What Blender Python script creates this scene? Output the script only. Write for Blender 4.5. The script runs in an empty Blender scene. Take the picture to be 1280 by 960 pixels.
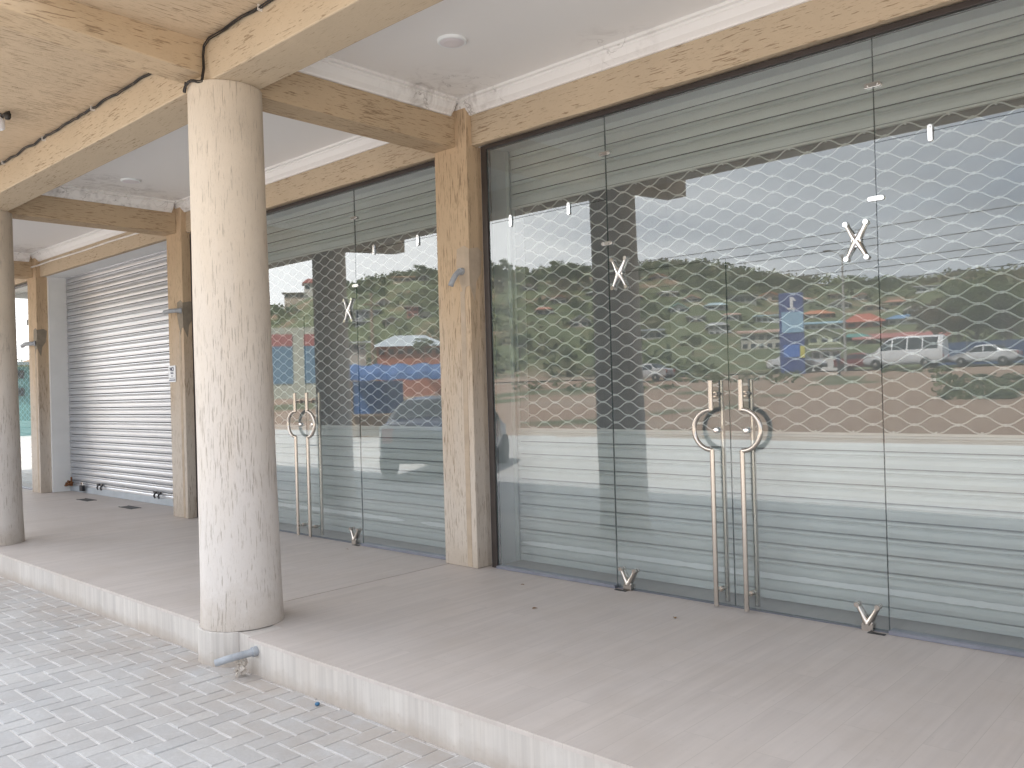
import bpy, bmesh, math, random
from mathutils import Vector, Matrix, noise
R = random.Random(7)
sc = bpy.context.scene
col = sc.collection
PI = math.pi
# ------------------------------------------------------------------ helpers
class MB:
    def __init__(s): s.v=[]; s.f=[]; s.m=[]; s.sm=[]
    def add(s, vs, fs, mi=0, smooth=False):
        b=len(s.v); s.v+= [tuple(v) for v in vs]
        for f in fs: s.f.append(tuple(b+i for i in f)); s.m.append(mi); s.sm.append(smooth)
    def box(s, x0,x1,y0,y1,z0,z1, mi=0):
        vs=[(x,y,z) for z in (z0,z1) for y in (y0,y1) for x in (x0,x1)]
        s.add(vs,[(0,2,3,1),(4,5,7,6),(0,1,5,4),(2,6,7,3),(0,4,6,2),(1,3,7,5)],mi)
    def rbox(s, c, size, rot=0, mi=0, tilt=(0,0)):
        hx,hy,hz=[q/2 for q in size]
        M=Matrix.Translation(c)@Matrix.Rotation(rot,4,'Z')@Matrix.Rotation(tilt[0],4,'X')@Matrix.Rotation(tilt[1],4,'Y')
        vs=[M@Vector((x*hx,y*hy,z*hz)) for z in (-1,1) for y in (-1,1) for x in (-1,1)]
        s.add(vs,[(0,2,3,1),(4,5,7,6),(0,1,5,4),(2,6,7,3),(0,4,6,2),(1,3,7,5)],mi)
    def tube(s, pts, r, n=8, mi=0, caps=True):
        pts=[Vector(p) for p in pts]; N=len(pts)
        rr=r if isinstance(r,(list,tuple)) else [r]*N
        t0=(pts[1]-pts[0]).normalized()
        u=t0.orthogonal().normalized()
        vs=[]
        for i,p in enumerate(pts):
            t=(pts[min(i+1,N-1)]-pts[max(i-1,0)]).normalized()
            u=(u-t*u.dot(t)).normalized(); w=t.cross(u)
            for k in range(n):
                a=2*PI*k/n; vs.append(p+(u*math.cos(a)+w*math.sin(a))*rr[i])
        fs=[(i*n+k,i*n+(k+1)%n,(i+1)*n+(k+1)%n,(i+1)*n+k) for i in range(N-1) for k in range(n)]
        s.add(vs,fs,mi,True)
        if caps:
            s.add(vs[:n],[tuple(range(n))[::-1]],mi); s.add(vs[-n:],[tuple(range(n))],mi)
    def lathe(s, c, prof, n=32, mi=0, axis='Z', smooth=True):
        vs=[]
        for r,h in prof:
            for k in range(n):
                a=2*PI*k/n; q=(r*math.cos(a),r*math.sin(a),h)
                if axis=='Y': q=(q[0],q[2],q[1])
                if axis=='X': q=(q[2],q[0],q[1])
                vs.append((c[0]+q[0],c[1]+q[1],c[2]+q[2]))
        N=len(prof)
        s.add(vs,[(i*n+k,i*n+(k+1)%n,(i+1)*n+(k+1)%n,(i+1)*n+k) for i in range(N-1) for k in range(n)],mi,smooth)
        s.add(vs[:n],[tuple(range(n))[::-1]],mi); s.add(vs[-n:],[tuple(range(n))],mi)
    def prism(s, poly, d0, d1, axis='Y', mi=0):
        n=len(poly)
        def P(p,d): return {'Y':(p[0],d,p[1]),'X':(d,p[0],p[1]),'Z':(p[0],p[1],d)}[axis]
        vs=[P(p,d0) for p in poly]+[P(p,d1) for p in poly]
        s.add(vs,[tuple(range(n))[::-1],tuple(range(n,2*n))]+[(i,(i+1)%n,n+(i+1)%n,n+i) for i in range(n)],mi)
    def build(s, name, mats, parent=None, fixn=True, bevel=0):
        me=bpy.data.meshes.new(name); me.from_pydata(s.v,[],s.f)
        if not isinstance(mats,(list,tuple)): mats=[mats]
        for m in mats: me.materials.append(m)
        me.polygons.foreach_set('material_index',s.m); me.polygons.foreach_set('use_smooth',s.sm)
        if fixn:
            bm=bmesh.new(); bm.from_mesh(me); bmesh.ops.recalc_face_normals(bm,faces=bm.faces[:]); bm.to_mesh(me); bm.free()
        me.update()
        o=bpy.data.objects.new(name,me); col.objects.link(o)
        if parent: o.parent=parent
        if bevel:
            md=o.modifiers.new('bevel','BEVEL'); md.width=bevel; md.segments=2; md.limit_method='ANGLE'
        return o
def tag(o,label,cat,group=None,kind=None):
    o['label']=label; o['category']=cat
    if group: o['group']=group
    if kind: o['kind']=kind
    return o
def struct(o,kind='structure'): o['kind']=kind; return o
def empty(name,loc=(0,0,0),rz=0):
    o=bpy.data.objects.new(name,None); col.objects.link(o); o.location=loc; o.rotation_euler=(0,0,rz); o.empty_display_size=.1; return o
def dup(o,parent=None):
    kids=[c for c in bpy.data.objects if c.parent==o]
    c=o.copy(); col.objects.link(c)
    if parent: c.parent=parent
    for k in kids: dup(k,c)
    return c
# ------------------------------------------------------------------ materials
class NT:
    def __init__(s,name):
        s.mat=bpy.data.materials.new(name); s.mat.use_nodes=True; s.t=s.mat.node_tree; s.t.nodes.clear()
        s.out=s.n('ShaderNodeOutputMaterial')
    def n(s,t,**k):
        o=s.t.nodes.new(t)
        for a,b in k.items():
            if a.startswith('i_'):
                key=a[2:]; key=int(key) if key.isdigit() else key.replace('_',' ')
                s.set(o.inputs[key],b)
            else: setattr(o,a,b)
        return o
    def set(s,inp,v):
        if hasattr(v,'is_output') or isinstance(v,bpy.types.NodeSocket): s.t.links.new(v,inp)
        else: inp.default_value=v
    def pos(s): return s.n('ShaderNodeNewGeometry').outputs['Position']
    def objc(s): return s.n('ShaderNodeTexCoord').outputs['Object']
    def mapping(s,vec,scale,rot=(0,0,0),loc=(0,0,0)):
        m=s.n('ShaderNodeMapping'); s.set(m.inputs[0],vec); m.inputs['Scale'].default_value=scale; m.inputs['Rotation'].default_value=rot; m.inputs['Location'].default_value=loc; return m.outputs[0]
    def noise(s,vec,scale,detail=4,rough=.55,dist=0):
        n=s.n('ShaderNodeTexNoise'); s.set(n.inputs['Vector'],vec); n.inputs['Scale'].default_value=scale; n.inputs['Detail'].default_value=detail; n.inputs['Roughness'].default_value=rough; n.inputs['Distortion'].default_value=dist; return n.outputs[0]
    def ramp(s,fac,stops,interp='LINEAR'):
        r=s.n('ShaderNodeValToRGB'); r.color_ramp.interpolation=interp; e=r.color_ramp.elements
        while len(e)<len(stops): e.new(.5)
        for q,(p,c) in zip(e,stops):
            q.position=p; q.color=(c,c,c,1) if isinstance(c,(int,float)) else (*c,1)
        s.set(r.inputs[0],fac); return r.outputs[0]
    def mix(s,fac,a,b,bt='MIX'):
        m=s.n('ShaderNodeMix',data_type='RGBA',blend_type=bt); s.set(m.inputs[0],fac)
        for i,v in ((6,a),(7,b)):
            s.set(m.inputs[i],(*v,1) if isinstance(v,tuple) and len(v)==3 else v)
        return m.outputs[2]
    def math(s,op,a,b=0,c=None,clamp=False):
        m=s.n('ShaderNodeMath',operation=op,use_clamp=clamp); s.set(m.inputs[0],a); s.set(m.inputs[1],b)
        if c is not None: s.set(m.inputs[2],c)
        return m.outputs[0]
    def bump(s,h,strength=.3,dist=.01,nrm=None):
        b=s.n('ShaderNodeBump'); s.set(b.inputs['Height'],h); b.inputs['Strength'].default_value=strength; b.inputs['Distance'].default_value=dist
        if nrm is not None: s.set(b.inputs['Normal'],nrm)
        return b.outputs[0]
    def bsdf(s,color,rough=.6,metal=0,normal=None,spec=.5,**k):
        b=s.n('ShaderNodeBsdfPrincipled')
        s.set(b.inputs['Base Color'],(*color,1) if isinstance(color,tuple) and len(color)==3 else color)
        s.set(b.inputs['Roughness'],rough); s.set(b.inputs['Metallic'],metal); s.set(b.inputs['Specular IOR Level'],spec)
        if normal is not None: s.set(b.inputs['Normal'],normal)
        s.set(s.out.inputs[0],b.outputs[0]); return b
def simple(name,c,rough=.6,metal=0,var=.12,scale=6,bump=.0,spec=.5):
    t=NT(name); p=t.objc(); n=t.noise(p,scale,4)
    k=t.ramp(n,[(.3,1-var),(.7,1+var)])
    colr=t.mix(1.0,c,k,'MULTIPLY')
    nr=t.bump(t.noise(p,scale*12,3),bump,.004) if bump else None
    rr=t.math('MULTIPLY_ADD',n,.2,rough-.1) if rough>.15 else rough
    t.bsdf(colr,rr,metal,nr,spec); return t.mat
def plaster(name,c,dark,stretch,lit_fade=None,dens=.62,bumpd=.006):
    """scratched rustic plaster; stretch = scale per axis (small along the scratches)"""
    t=NT(name); p=t.pos()
    w=t.n('ShaderNodeVectorMath',operation='ADD'); t.set(w.inputs[0],p)
    wn=t.n('ShaderNodeTexNoise'); t.set(wn.inputs['Vector'],p); wn.inputs['Scale'].default_value=3
    sc_=t.n('ShaderNodeVectorMath',operation='SCALE'); t.set(sc_.inputs[0],wn.outputs[1]); sc_.inputs['Scale'].default_value=.02
    t.set(w.inputs[1],sc_.outputs[0])
    s1=t.noise(t.mapping(w.outputs[0],stretch),1,5,.62)
    s2=t.noise(t.mapping(w.outputs[0],tuple(q*2.3 for q in stretch),loc=(3,5,1)),1,3,.5)
    patch=t.ramp(t.noise(p,2.2,4),[(.3,0.0),(.65,1.0)])
    thr=t.math('MULTIPLY_ADD',patch,-.085,dens+.03)
    cut=t.math('SUBTRACT',s1,thr); cut=t.math('MULTIPLY',cut,22,clamp=True)
    cut2=t.math('MULTIPLY',t.math('SUBTRACT',s2,.64),18,clamp=True)
    cutm=t.math('MAXIMUM',cut,t.math('MULTIPLY',cut2,.5))
    big=t.noise(p,1.3,5,.6); fine=t.noise(p,70,3,.6)
    base=t.mix(t.ramp(big,[(.3,0.),(.75,1.)]),c,tuple(q*.88 for q in c))
    base=t.mix(t.ramp(t.noise(p,4.5,6,.7),[(.55,0.),(.8,.45)]),base,tuple(min(1,q*1.15) for q in c))
    if lit_fade:
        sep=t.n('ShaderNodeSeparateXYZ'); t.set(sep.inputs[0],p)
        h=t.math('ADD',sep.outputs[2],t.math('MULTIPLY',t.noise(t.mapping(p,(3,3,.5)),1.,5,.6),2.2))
        base=t.mix(t.ramp(t.math('MULTIPLY',h,.25),[(.45,.95),(.86,0.)]),base,lit_fade)  # tint paler towards the ground: stronger light there painted in along with faded paint
    if lit_fade:
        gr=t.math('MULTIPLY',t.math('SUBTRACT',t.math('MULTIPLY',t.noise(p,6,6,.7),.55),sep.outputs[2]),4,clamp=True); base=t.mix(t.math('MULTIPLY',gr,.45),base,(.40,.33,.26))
    base=t.mix(t.math('MULTIPLY',fine,.18),base,tuple(q*.7 for q in c))
    colr=t.mix(t.math('MULTIPLY',cutm,.75),base,dark)
    hh=t.math('SUBTRACT',t.math('ADD',t.math('MULTIPLY',fine,.12),t.math('MULTIPLY',big,.1)),cutm)
    t.bsdf(colr,.85,0,t.bump(hh,.55,bumpd),.25); return t.mat
M={}
TAN=(.56,.455,.33); TD=(.24,.165,.10)
M['beam_x']=plaster('beam_plaster_lengthwise',TAN,TD,(9,110,110),dens=.615,bumpd=.003)
M['beam_y']=plaster('beam_plaster_crosswise',(.56,.43,.29),TD,(110,8,110),dens=.585,bumpd=.004)
M['soffit']=plaster('soffit_plaster',(.60,.47,.33),(.24,.17,.1),(110,8,110),dens=.60,bumpd=.004)
M['column']=plaster('column_plaster',(.64,.555,.455),(.36,.31,.26),(135,135,7.5),lit_fade=(.66,.625,.60),dens=.612,bumpd=.004)
M['pillar']=plaster('pillar_plaster',(.60,.45,.30),(.24,.17,.11),(120,120,7.5),lit_fade=(.60,.545,.485),dens=.60,bumpd=.004)
M['patch']=simple('bare_cement',(.27,.23,.18),.9,0,.2,12,.5)
M['groove']=simple('filled_groove_plaster',(.47,.38,.29),.9,0,.12,10,.4)
M['white']=simple('white_wall_paint',(.84,.86,.87),.6,0,.04,3,.1)
# ceiling paint with mildew near the pillars
def ceil_mat():
    t=NT('ceiling_paint'); p=t.pos(); m=None
    for c in ((-.75,-.25,3.55),(-5.15,-1.2,3.55),(-5.3,-.5,3.55),(.9,-.15,3.55),(-9.7,-.2,3.55)):
        d=t.n('ShaderNodeVectorMath',operation='DISTANCE'); t.set(d.inputs[0],p); d.inputs[1].default_value=c
        q=t.math('SUBTRACT',.75 if c[0]!=.9 else .35,d.outputs['Value']); m=q if m is None else t.math('MAXIMUM',m,q)
    m=t.math('MULTIPLY',m,2.2,clamp=True)
    blot=t.ramp(t.noise(p,5,7,.7,1.2),[(.47,0.),(.7,1.)])
    v=t.n('ShaderNodeTexVoronoi',feature='DISTANCE_TO_EDGE'); v.inputs['Scale'].default_value=3.2
    wp=t.n('ShaderNodeVectorMath',operation='ADD'); t.set(wp.inputs[0],p)
    nn=t.n('ShaderNodeTexNoise'); t.set(nn.inputs['Vector'],p); nn.inputs['Scale'].default_value=7; nn.inputs['Detail'].default_value=6
    sc_=t.n('ShaderNodeVectorMath',operation='SCALE'); t.set(sc_.inputs[0],nn.outputs[1]); sc_.inputs['Scale'].default_value=.35; t.set(wp.inputs[1],sc_.outputs[0])
    t.set(v.inputs['Vector'],wp.outputs[0])
    crack=t.math('MULTIPLY',t.math('LESS_THAN',v.outputs[0],.012),t.ramp(t.noise(p,6,2),[(.5,0.),(.56,1.)]))
    base=t.mix(t.noise(p,.8,4),(.82,.80,.785),(.86,.845,.83))
    a=t.mix(t.math('MULTIPLY',t.math('MULTIPLY',blot,m),.6),base,(.33,.3,.28))
    a=t.mix(t.math('MULTIPLY',t.math('MULTIPLY',crack,m),.45),a,(.16,.13,.11))
    t.bsdf(a,.55,0,t.bump(t.noise(p,3,2),.15,.01),.3); return t.mat
M['ceiling']=ceil_mat()
# floor tiles
def tile_mat(name,c1,c2,along='y',tile=(.6,.6),joint=(.36,.33,.3),vertical=False):
    t=NT(name); p=t.pos()
    if vertical: st=(42,2,1.2); st2=(9,1,1)
    else: st=(26,1.1,1); st2=(7,.7,1)
    b=t.n('ShaderNodeTexBrick'); 
    sep=t.n('ShaderNodeSeparateXYZ'); t.set(sep.inputs[0],p); cmb=t.n('ShaderNodeCombineXYZ')
    if vertical: t.set(cmb.inputs[0],sep.outputs[0]); t.set(cmb.inputs[1],t.math('ADD',sep.outputs[2],.4)); 
    else: t.set(cmb.inputs[0],sep.outputs[1]); t.set(cmb.inputs[1],sep.outputs[0])
    t.set(b.inputs['Vector'],cmb.outputs[0]); b.inputs['Scale'].default_value=1
    b.inputs['Brick Width'].default_value=tile[0]; b.inputs['Row Height'].default_value=tile[1]; b.inputs['Mortar Size'].default_value=.0012; b.inputs['Mortar Smooth'].default_value=.2
    b.offset=.5 if not vertical else 0
    b.inputs['Color1'].default_value=(0,0,0,1); b.inputs['Color2'].default_value=(1,1,1,1); b.inputs['Mortar'].default_value=(.5,.5,.5,1)
    off=t.n('ShaderNodeVectorMath',operation='ADD'); t.set(off.inputs[0],p)
    sc_=t.n('ShaderNodeVectorMath',operation='SCALE'); t.set(sc_.inputs[0],b.outputs[0]); sc_.inputs['Scale'].default_value=3.7; t.set(off.inputs[1],sc_.outputs[0])
    g=t.noise(t.mapping(off.outputs[0],st),1,4,.6,.3); g2=t.noise(t.mapping(off.outputs[0],st2),1,3,.5,.4)
    g=t.ramp(g,[(.3,0.),(.7,1.)])
    f=t.math('ADD',t.math('MULTIPLY',g,.5),t.math('MULTIPLY',t.ramp(g2,[(.3,0.),(.7,1.)]),.5))
    base=t.mix(f,c1,c2)
    base=t.mix(t.math('MULTIPLY',b.outputs[0],.22),base,tuple(q*.86 for q in c1))
    dirt=t.ramp(t.noise(p,1.7,6,.65),[(.45,0.),(.75,.4)])
    base=t.mix(dirt,base,(.44,.38,.33))
    sp=t.ramp(t.noise(p,28,5,.75),[(.60,0.),(.68,.35)]); base=t.mix(sp,base,(.40,.36,.32))
    if vertical:
        dd=t.math('MULTIPLY',t.math('SUBTRACT',t.math('MULTIPLY',t.noise(p,7,5,.7),.16),t.math('ADD',sep.outputs[2],.2)),14,clamp=True); base=t.mix(t.math('MULTIPLY',dd,.6),base,(.36,.30,.25))
    base=t.mix(t.math('MULTIPLY',b.outputs[1],.55),base,joint)
    rg=t.math('MULTIPLY_ADD',t.noise(p,3,4),.25,.42)
    t.bsdf(base,rg,0,t.bump(t.math('SUBTRACT',t.math('MULTIPLY',g,.1),b.outputs[1]),.15,.002),.4); return t.mat
M['floor']=tile_mat('streaked_floor_tile',(.605,.55,.515),(.48,.437,.413),tile=(.9,.15))
M['riser']=tile_mat('streaked_riser_tile',(.66,.625,.585),(.42,.395,.375),tile=(.3,.9),vertical=True,joint=(.4,.37,.33))
def paver_mat():
    t=NT('concrete_paver'); p=t.pos()
    o=t.n('ShaderNodeVertexColor') if False else t.n('ShaderNodeAttribute',attribute_name='tone')
    base=t.mix(o.outputs['Fac'],(.45,.45,.455),(.56,.555,.55))
    base=t.mix(t.ramp(t.noise(p,2.2,6,.7),[(.4,0.),(.72,.7)]),base,(.41,.375,.35))
    base=t.mix(t.ramp(t.noise(p,1.1,3,.6),[(.35,0.),(.7,.35)]),base,(.36,.36,.37))
    base=t.mix(t.ramp(t.noise(p,60,4,.7),[(.35,.0),(.75,.35)]),base,(.3,.29,.28))
    base=t.mix(t.ramp(t.noise(p,9,5,.7),[(.55,.0),(.75,.35)]),base,(.66,.65,.64))
    sep=t.n('ShaderNodeSeparateXYZ'); t.set(sep.inputs[0],p)
    edge=t.math('MULTIPLY',t.math('ADD',sep.outputs[1],3.0),1.3,clamp=True)   # dirt gathered against the step
    base=t.mix(t.math('MULTIPLY',edge,t.ramp(t.noise(p,3,6,.7),[(.35,0.),(.6,.6)])),base,(.38,.32,.27))
    t.bsdf(base,.85,0,t.bump(t.noise(p,90,4,.7),.35,.003),.3); return t.mat
M['paver']=paver_mat()
M['sand']=simple('joint_sand',(.58,.565,.55),.95,0,.15,20,.4)
M['dustc']=simple('dust_concrete',(.52,.47,.42),.95,0,.15,8,.4)
M['alu_dark']=simple('dark_aluminium',(.055,.045,.042),.4,.3,.15,8)
M['threshold']=simple('grey_threshold_metal',(.25,.26,.31),.42,.5,.1,8)
M['chrome']=simple('polished_chrome',(.83,.82,.80),.14,1,.03,5)
M['steel']=simple('brushed_stainless',(.60,.55,.50),.24,1,.02,3)
M['rubber']=simple('black_rubber',(.02,.02,.02),.6,0,.1)
M['padlock']=simple('black_padlock_body',(.03,.03,.035),.35,.3,.1)
M['rust']=simple('rusty_iron',(.20,.085,.035),.85,.3,.3,25,.4)
M['cable']=simple('black_cable_sheath',(.018,.016,.015),.5)
M['wcable']=simple('white_cable_sheath',(.75,.72,.68),.5)
M['pvc']=simple('grey_pvc_pipe',(.34,.36,.39),.5,0,.2,15,.2)
M['paper']=simple('white_notice_board',(.80,.82,.85),.5,0,.03)
M['ink']=simple('dark_ink',(.06,.07,.12),.6)
M['lens']=simple('lamp_diffuser',(.74,.70,.72),.35,0,.03)
M['bulbw']=simple('white_bulb_plastic',(.82,.82,.86),.4,0,.02)
M['bluecap']=simple('blue_plastic',(.04,.14,.26),.4)
M['leafdry']=simple('dry_leaf',(.22,.13,.06),.8)
M['jamb']=simple('painted_jamb',(.62,.68,.66),.55,0,.08,3,.1)
M['interior']=simple('interior_plaster',(.34,.34,.31),.9)
M['edge']=simple('glass_edge',(.03,.07,.06),.25)
M['glint_strip']=simple('painted_glint_white',(.93,.95,.96),.5,0,.02)
# shutters
def metal(name,c,rough,met,streak=.12):
    t=NT(name); p=t.pos()
    a=t.noise(t.mapping(p,(3,3,3)),1,5,.6); d=t.ramp(t.noise(p,2.5,6,.7),[(.45,0.),(.8,.25)])
    base=t.mix(a,tuple(q*(1-streak) for q in c),tuple(min(1,q*(1+streak)) for q in c))
    base=t.mix(d,base,tuple(q*.72 for q in c))
    rg=t.math('MULTIPLY_ADD',a,.16,rough-.08)
    t.bsdf(base,rg,met,None,.5); return t.mat
M['slat']=metal('painted_slat_metal',(.66,.69,.68),.45,.12,.05)
M['seam']=simple('seam_dark',(.05,.05,.05),.9)  # dark colour that draws the groove line between slats
M['galv']=metal('galvanised_slat_metal',(.60,.615,.65),.36,.72,.10)
M['wire']=simple('galvanised_rod',(.72,.73,.70),.5,.15,.06,10)
# glass
def glass_mat(name,back=False):
    t=NT(name)
    tr=t.n('ShaderNodeBsdfTransparent'); tr.inputs[0].default_value=(.955,.99,.98,1) if not back else (.995,1,1,1)
    if back: t.set(t.out.inputs[0],tr.outputs[0]); return t.mat
    g=t.n('ShaderNodeBsdfGlossy'); g.inputs['Roughness'].default_value=.004; g.inputs[0].default_value=(.96,.985,1,1)
    fr=t.n('ShaderNodeFresnel'); fr.inputs['IOR'].default_value=1.55
    p=t.pos(); nb=t.bump(t.noise(p,1.1,1,.3),.02,.01)
    t.set(g.inputs['Normal'],nb)
    fac=t.math('MULTIPLY_ADD',fr.outputs[0],1.6,.055,clamp=True)
    m=t.n('ShaderNodeMixShader'); t.set(m.inputs[0],fac); t.set(m.inputs[1],tr.outputs[0]); t.set(m.inputs[2],g.outputs[0])
    # dust film, strengthened into a painted bluish haze that lifts the dark areas
    d=t.n('ShaderNodeBsdfDiffuse'); d.inputs[0].default_value=(.68,.76,.80,1)
    dm=t.math('MULTIPLY_ADD',t.ramp(t.noise(p,2.2,6,.7),[(.4,0.),(.8,1.)]),.05,.08)
    m2=t.n('ShaderNodeMixShader'); t.set(m2.inputs[0],dm); t.set(m2.inputs[1],m.outputs[0]); t.set(m2.inputs[2],d.outputs[0])
    t.set(t.out.inputs[0],m2.outputs[0]); return t.mat
M['glass']=glass_mat('shopfront_glass'); M['glassb']=glass_mat('shopfront_glass_back',True)
# ------------------------------------------------------------------ the building
XR=6.2; XL=-15.0          # extent of the building modelled
ZB=3.25; ZC=3.60
PX=[-9.83-.0,-5.21,-.58,4.05]   # right faces of the pillars
bld=empty('shop_building',(0,0,0))
tag(bld,'cream plastered shop building with a veranda, round columns, glass shopfronts and roller shutters','building')
COLX=[-10.0,-5.37,-.74,3.89]; COLY=-2.02
def column(cx):
    m=MB(); prof=[(.245,0.0),(.243,.03),(.236,.22),(.233,.5),(.229,1.2),(.222,2.2),(.219,ZB)]
    n=64; vs=[]; rows=[]
    hs=[0,.02,.1,.2,.3,.45]+[.6+.15*i for i in range(18)]; hs[-1]=ZB-.004
    def rad(h):
        for (r0,h0),(r1,h1) in zip(prof,prof[1:]):
            if h<=h1: return r0+(r1-r0)*(h-h0)/(h1-h0)
        return prof[-1][0]
    for h in hs:
        for k in range(n):
            a=2*PI*k/n; r=rad(h)+.004*noise.noise(Vector((math.cos(a)*1.5+cx,math.sin(a)*1.5,h*1.3)))
            vs.append((cx+.03-.014*h+r*math.cos(a),COLY+r*math.sin(a),h+.001))
    N=len(hs)
    m.add(vs,[(i*n+k,i*n+(k+1)%n,(i+1)*n+(k+1)%n,(i+1)*n+k) for i in range(N-1) for k in range(n)],0,True)
    m.add(vs[:n],[tuple(range(n))]); m.add(vs[-n:],[tuple(range(n))])
    c=m.build('column',M['column'],bld)
    b=MB(); b.lathe((cx+.03,COLY,0),[(.262,-.21),(.262,-.004),(.256,-.001)],20,smooth=False)
    b.build('tiled_base',M['riser'],c)
    return c
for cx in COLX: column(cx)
# pillars
def pillar(xr,vis=True):
    x0=xr-.36
    m=MB(); m.box(x0,xr,-.12,.16,.001,ZC-.03); p=m.build('pillar',M['pillar'],bld,bevel=.006)
    m=MB(); m.box(xr-.105,xr-.055,-.1225,-.11,.01,2.13); m.build('filled_groove',M['groove'],p)
    if vis:
        m=MB(); poly=[(xr-.10,2.19),(xr-.06,2.08),(xr-.04,2.16),(xr+.0015,2.17),(xr+.0015,2.45),(xr-.05,2.48),(xr-.13,2.46),(xr-.14,2.33)]
        m.prism(poly,-.1235,-.11,'Y')
        poly=[(-.121,2.17),(-.07,2.05),(-.05,2.2),(-.0,2.27),(.02,2.44),(-.03,2.47),(-.121,2.45)]
        m.prism(poly,xr-.01,xr+.0025,'X')
        m.build('cement_patch',M['patch'] if xr<-2 else M['groove'],p)
    return p
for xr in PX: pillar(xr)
# beams
def beam(name,x0,x1,y0,y1,z0,z1,mat,bev=.008):
    m=MB(); m.box(x0,x1,y0,y1,z0,z1); return m.build(name,M[mat],bld,bevel=bev)
m=MB(); 
# front beam, slightly uneven plaster edge
N=80
vs=[]
for i in range(N+1):
    x=XL+(XR-XL)*i/N
    for (y,z) in ((-2.18,ZB),(-1.88,ZB),(-1.88,3.72),(-2.18,3.72)):
        vs.append((x,y+.004*noise.noise(Vector((x*1.1,y*3,z))),z+(.005*noise.noise(Vector((x*.9,y,7))) if z<3.5 else 0)))
m.add(vs,[(i*4+k,i*4+(k+1)%4,i*4+4+(k+1)%4,i*4+4+k) for i in range(N) for k in range(4)]); m.add(vs[:4],[(0,1,2,3)]); m.add(vs[-4:],[(0,1,2,3)])
m.build('front_beam',M['beam_x'],bld,bevel=.008)
CBX=[(-10.22,-9.95),(-5.58,-5.33),(-.95,-.70),(3.68,3.93)]
for a,b in CBX:
    beam('cross_beam',a,b,-1.883,-.117,ZB+.003,3.70,'beam_y')
    m=MB(); m.prism([(-2.177,ZB+.05),(-2.177,3.70),(-3.3,3.70),(-3.3,3.37)],a+.01,b-.0,'X'); m.build('cantilever_beam',M['beam_y'],bld,bevel=.008)
for i in range(len(PX)):      # lintel between pillars
    xa=PX[i]+.001; xb=(PX[i+1]-.361) if i+1<len(PX) else XR
    m=MB(); N=40; vs=[]
    for k in range(N+1):
        x=xa+(xb-xa)*k/N; dz=.006*noise.noise(Vector((x*2.3,1,4)))
        for (y,z) in ((-.06,ZB+dz),(.0,ZB),(.0,ZC+.1),(-.06,ZC+.1)): vs.append((x,y,z))
    m.add(vs,[(k*4+j,k*4+(j+1)%4,k*4+4+(j+1)%4,k*4+4+j) for k in range(N) for j in range(4)]); m.add(vs[:4],[(0,1,2,3)]); m.add(vs[-4:],[(0,1,2,3)])
    m.build('lintel_beam',M['beam_x'],bld)
    m=MB(); m.box(xa,xb,.0,.45,ZB+.004,ZC+.1); m.build('lintel_soffit',M['white'],bld)
beam('lintel_beam',XL,-10.2,-.06,.0,ZB,ZC+.1,'beam_x')
m=MB(); m.box(XL,-10.2,.0,.45,ZB+.004,ZC+.1); m.build('lintel_soffit',M['jamb'],bld)
# ceilings + cornices, one per bay
bays=[(XL,-10.22),(-9.95,-5.58),(-5.33,-.95),(-.70,3.68),(3.93,XR)]
for a,b in bays:
    m=MB(); m.box(a+.001,b-.001,-1.879,-.061,ZC,ZC+.05); m.build('ceiling',M['ceiling'],bld)
    def cove(p0,p1,inn):
        m=MB(); prof=[(0,0),(.018,0),(.022,.012),(.05,.035),(.072,.075),(.078,.08),(.078,.095),(.10,.1),(.10,.118),(0,.118)]
        d=Vector(inn); vs=[]
        for P in (p0,p1):
            for (u,w) in prof: vs.append((P[0]+d.x*u,P[1]+d.y*u,3.482+w-.0))
        n=len(prof); m.add(vs,[(k,(k+1)%n,n+(k+1)%n,n+k) for k in range(n)]+[tuple(range(n)),tuple(range(n,2*n))])
        m.build('cornice',M['ceiling'],bld)
    cove((a+.002,-.0615),(b-.002,-.0615),(0,-1)); cove((a+.002,-.17),(a+.002,-1.88),(1,0))
    cove((b-.002,-.17),(b-.002,-1.88),(-1,0)); cove((a+.103,-1.8785),(b-.103,-1.8785),(0,1))
m=MB(); m.box(XL,XR,-3.14,-2.1785,3.505,3.70); m.build('canopy_soffit',M['soffit'],bld)
# unseen storeys above, behind and to the sides, added to cast the building's shadow
m=MB(); m.box(XL,XR,-3.14,6,3.73,3.9); m.box(XL,XR,-.1,6,3.9,6.6); m.box(XL,XR,3.0,3.2,-.2,3.75); m.box(XL-.2,XL,-.1,6,-.2,6.6); m.box(XR,XR+.2,-.1,6,-.2,6.6); m.box(XL-.2,XR+.2,-.4,6.2,6.6,6.8)
m.build('upper_shade_mass',M['beam_x'],bld)
m=MB(); m.box(XL,XR,2.9,2.99,0.0,3.7); m.box(XL,XR,.46,2.89,3.5,3.6); m.box(XL,XR,.46,2.89,-.05,-.004)
for x in (-10.1,-5.4,-.77,3.9): m.box(x-.08,x+.08,.47,2.88,0,3.49)
m.build('interior_wall',M['interior'],bld)
for xr in PX:
    m=MB(); m.box(xr-.33,xr+.045,.037,.47,0.0,ZB+.002); m.build('shutter_jamb',M['white'],bld)
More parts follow.
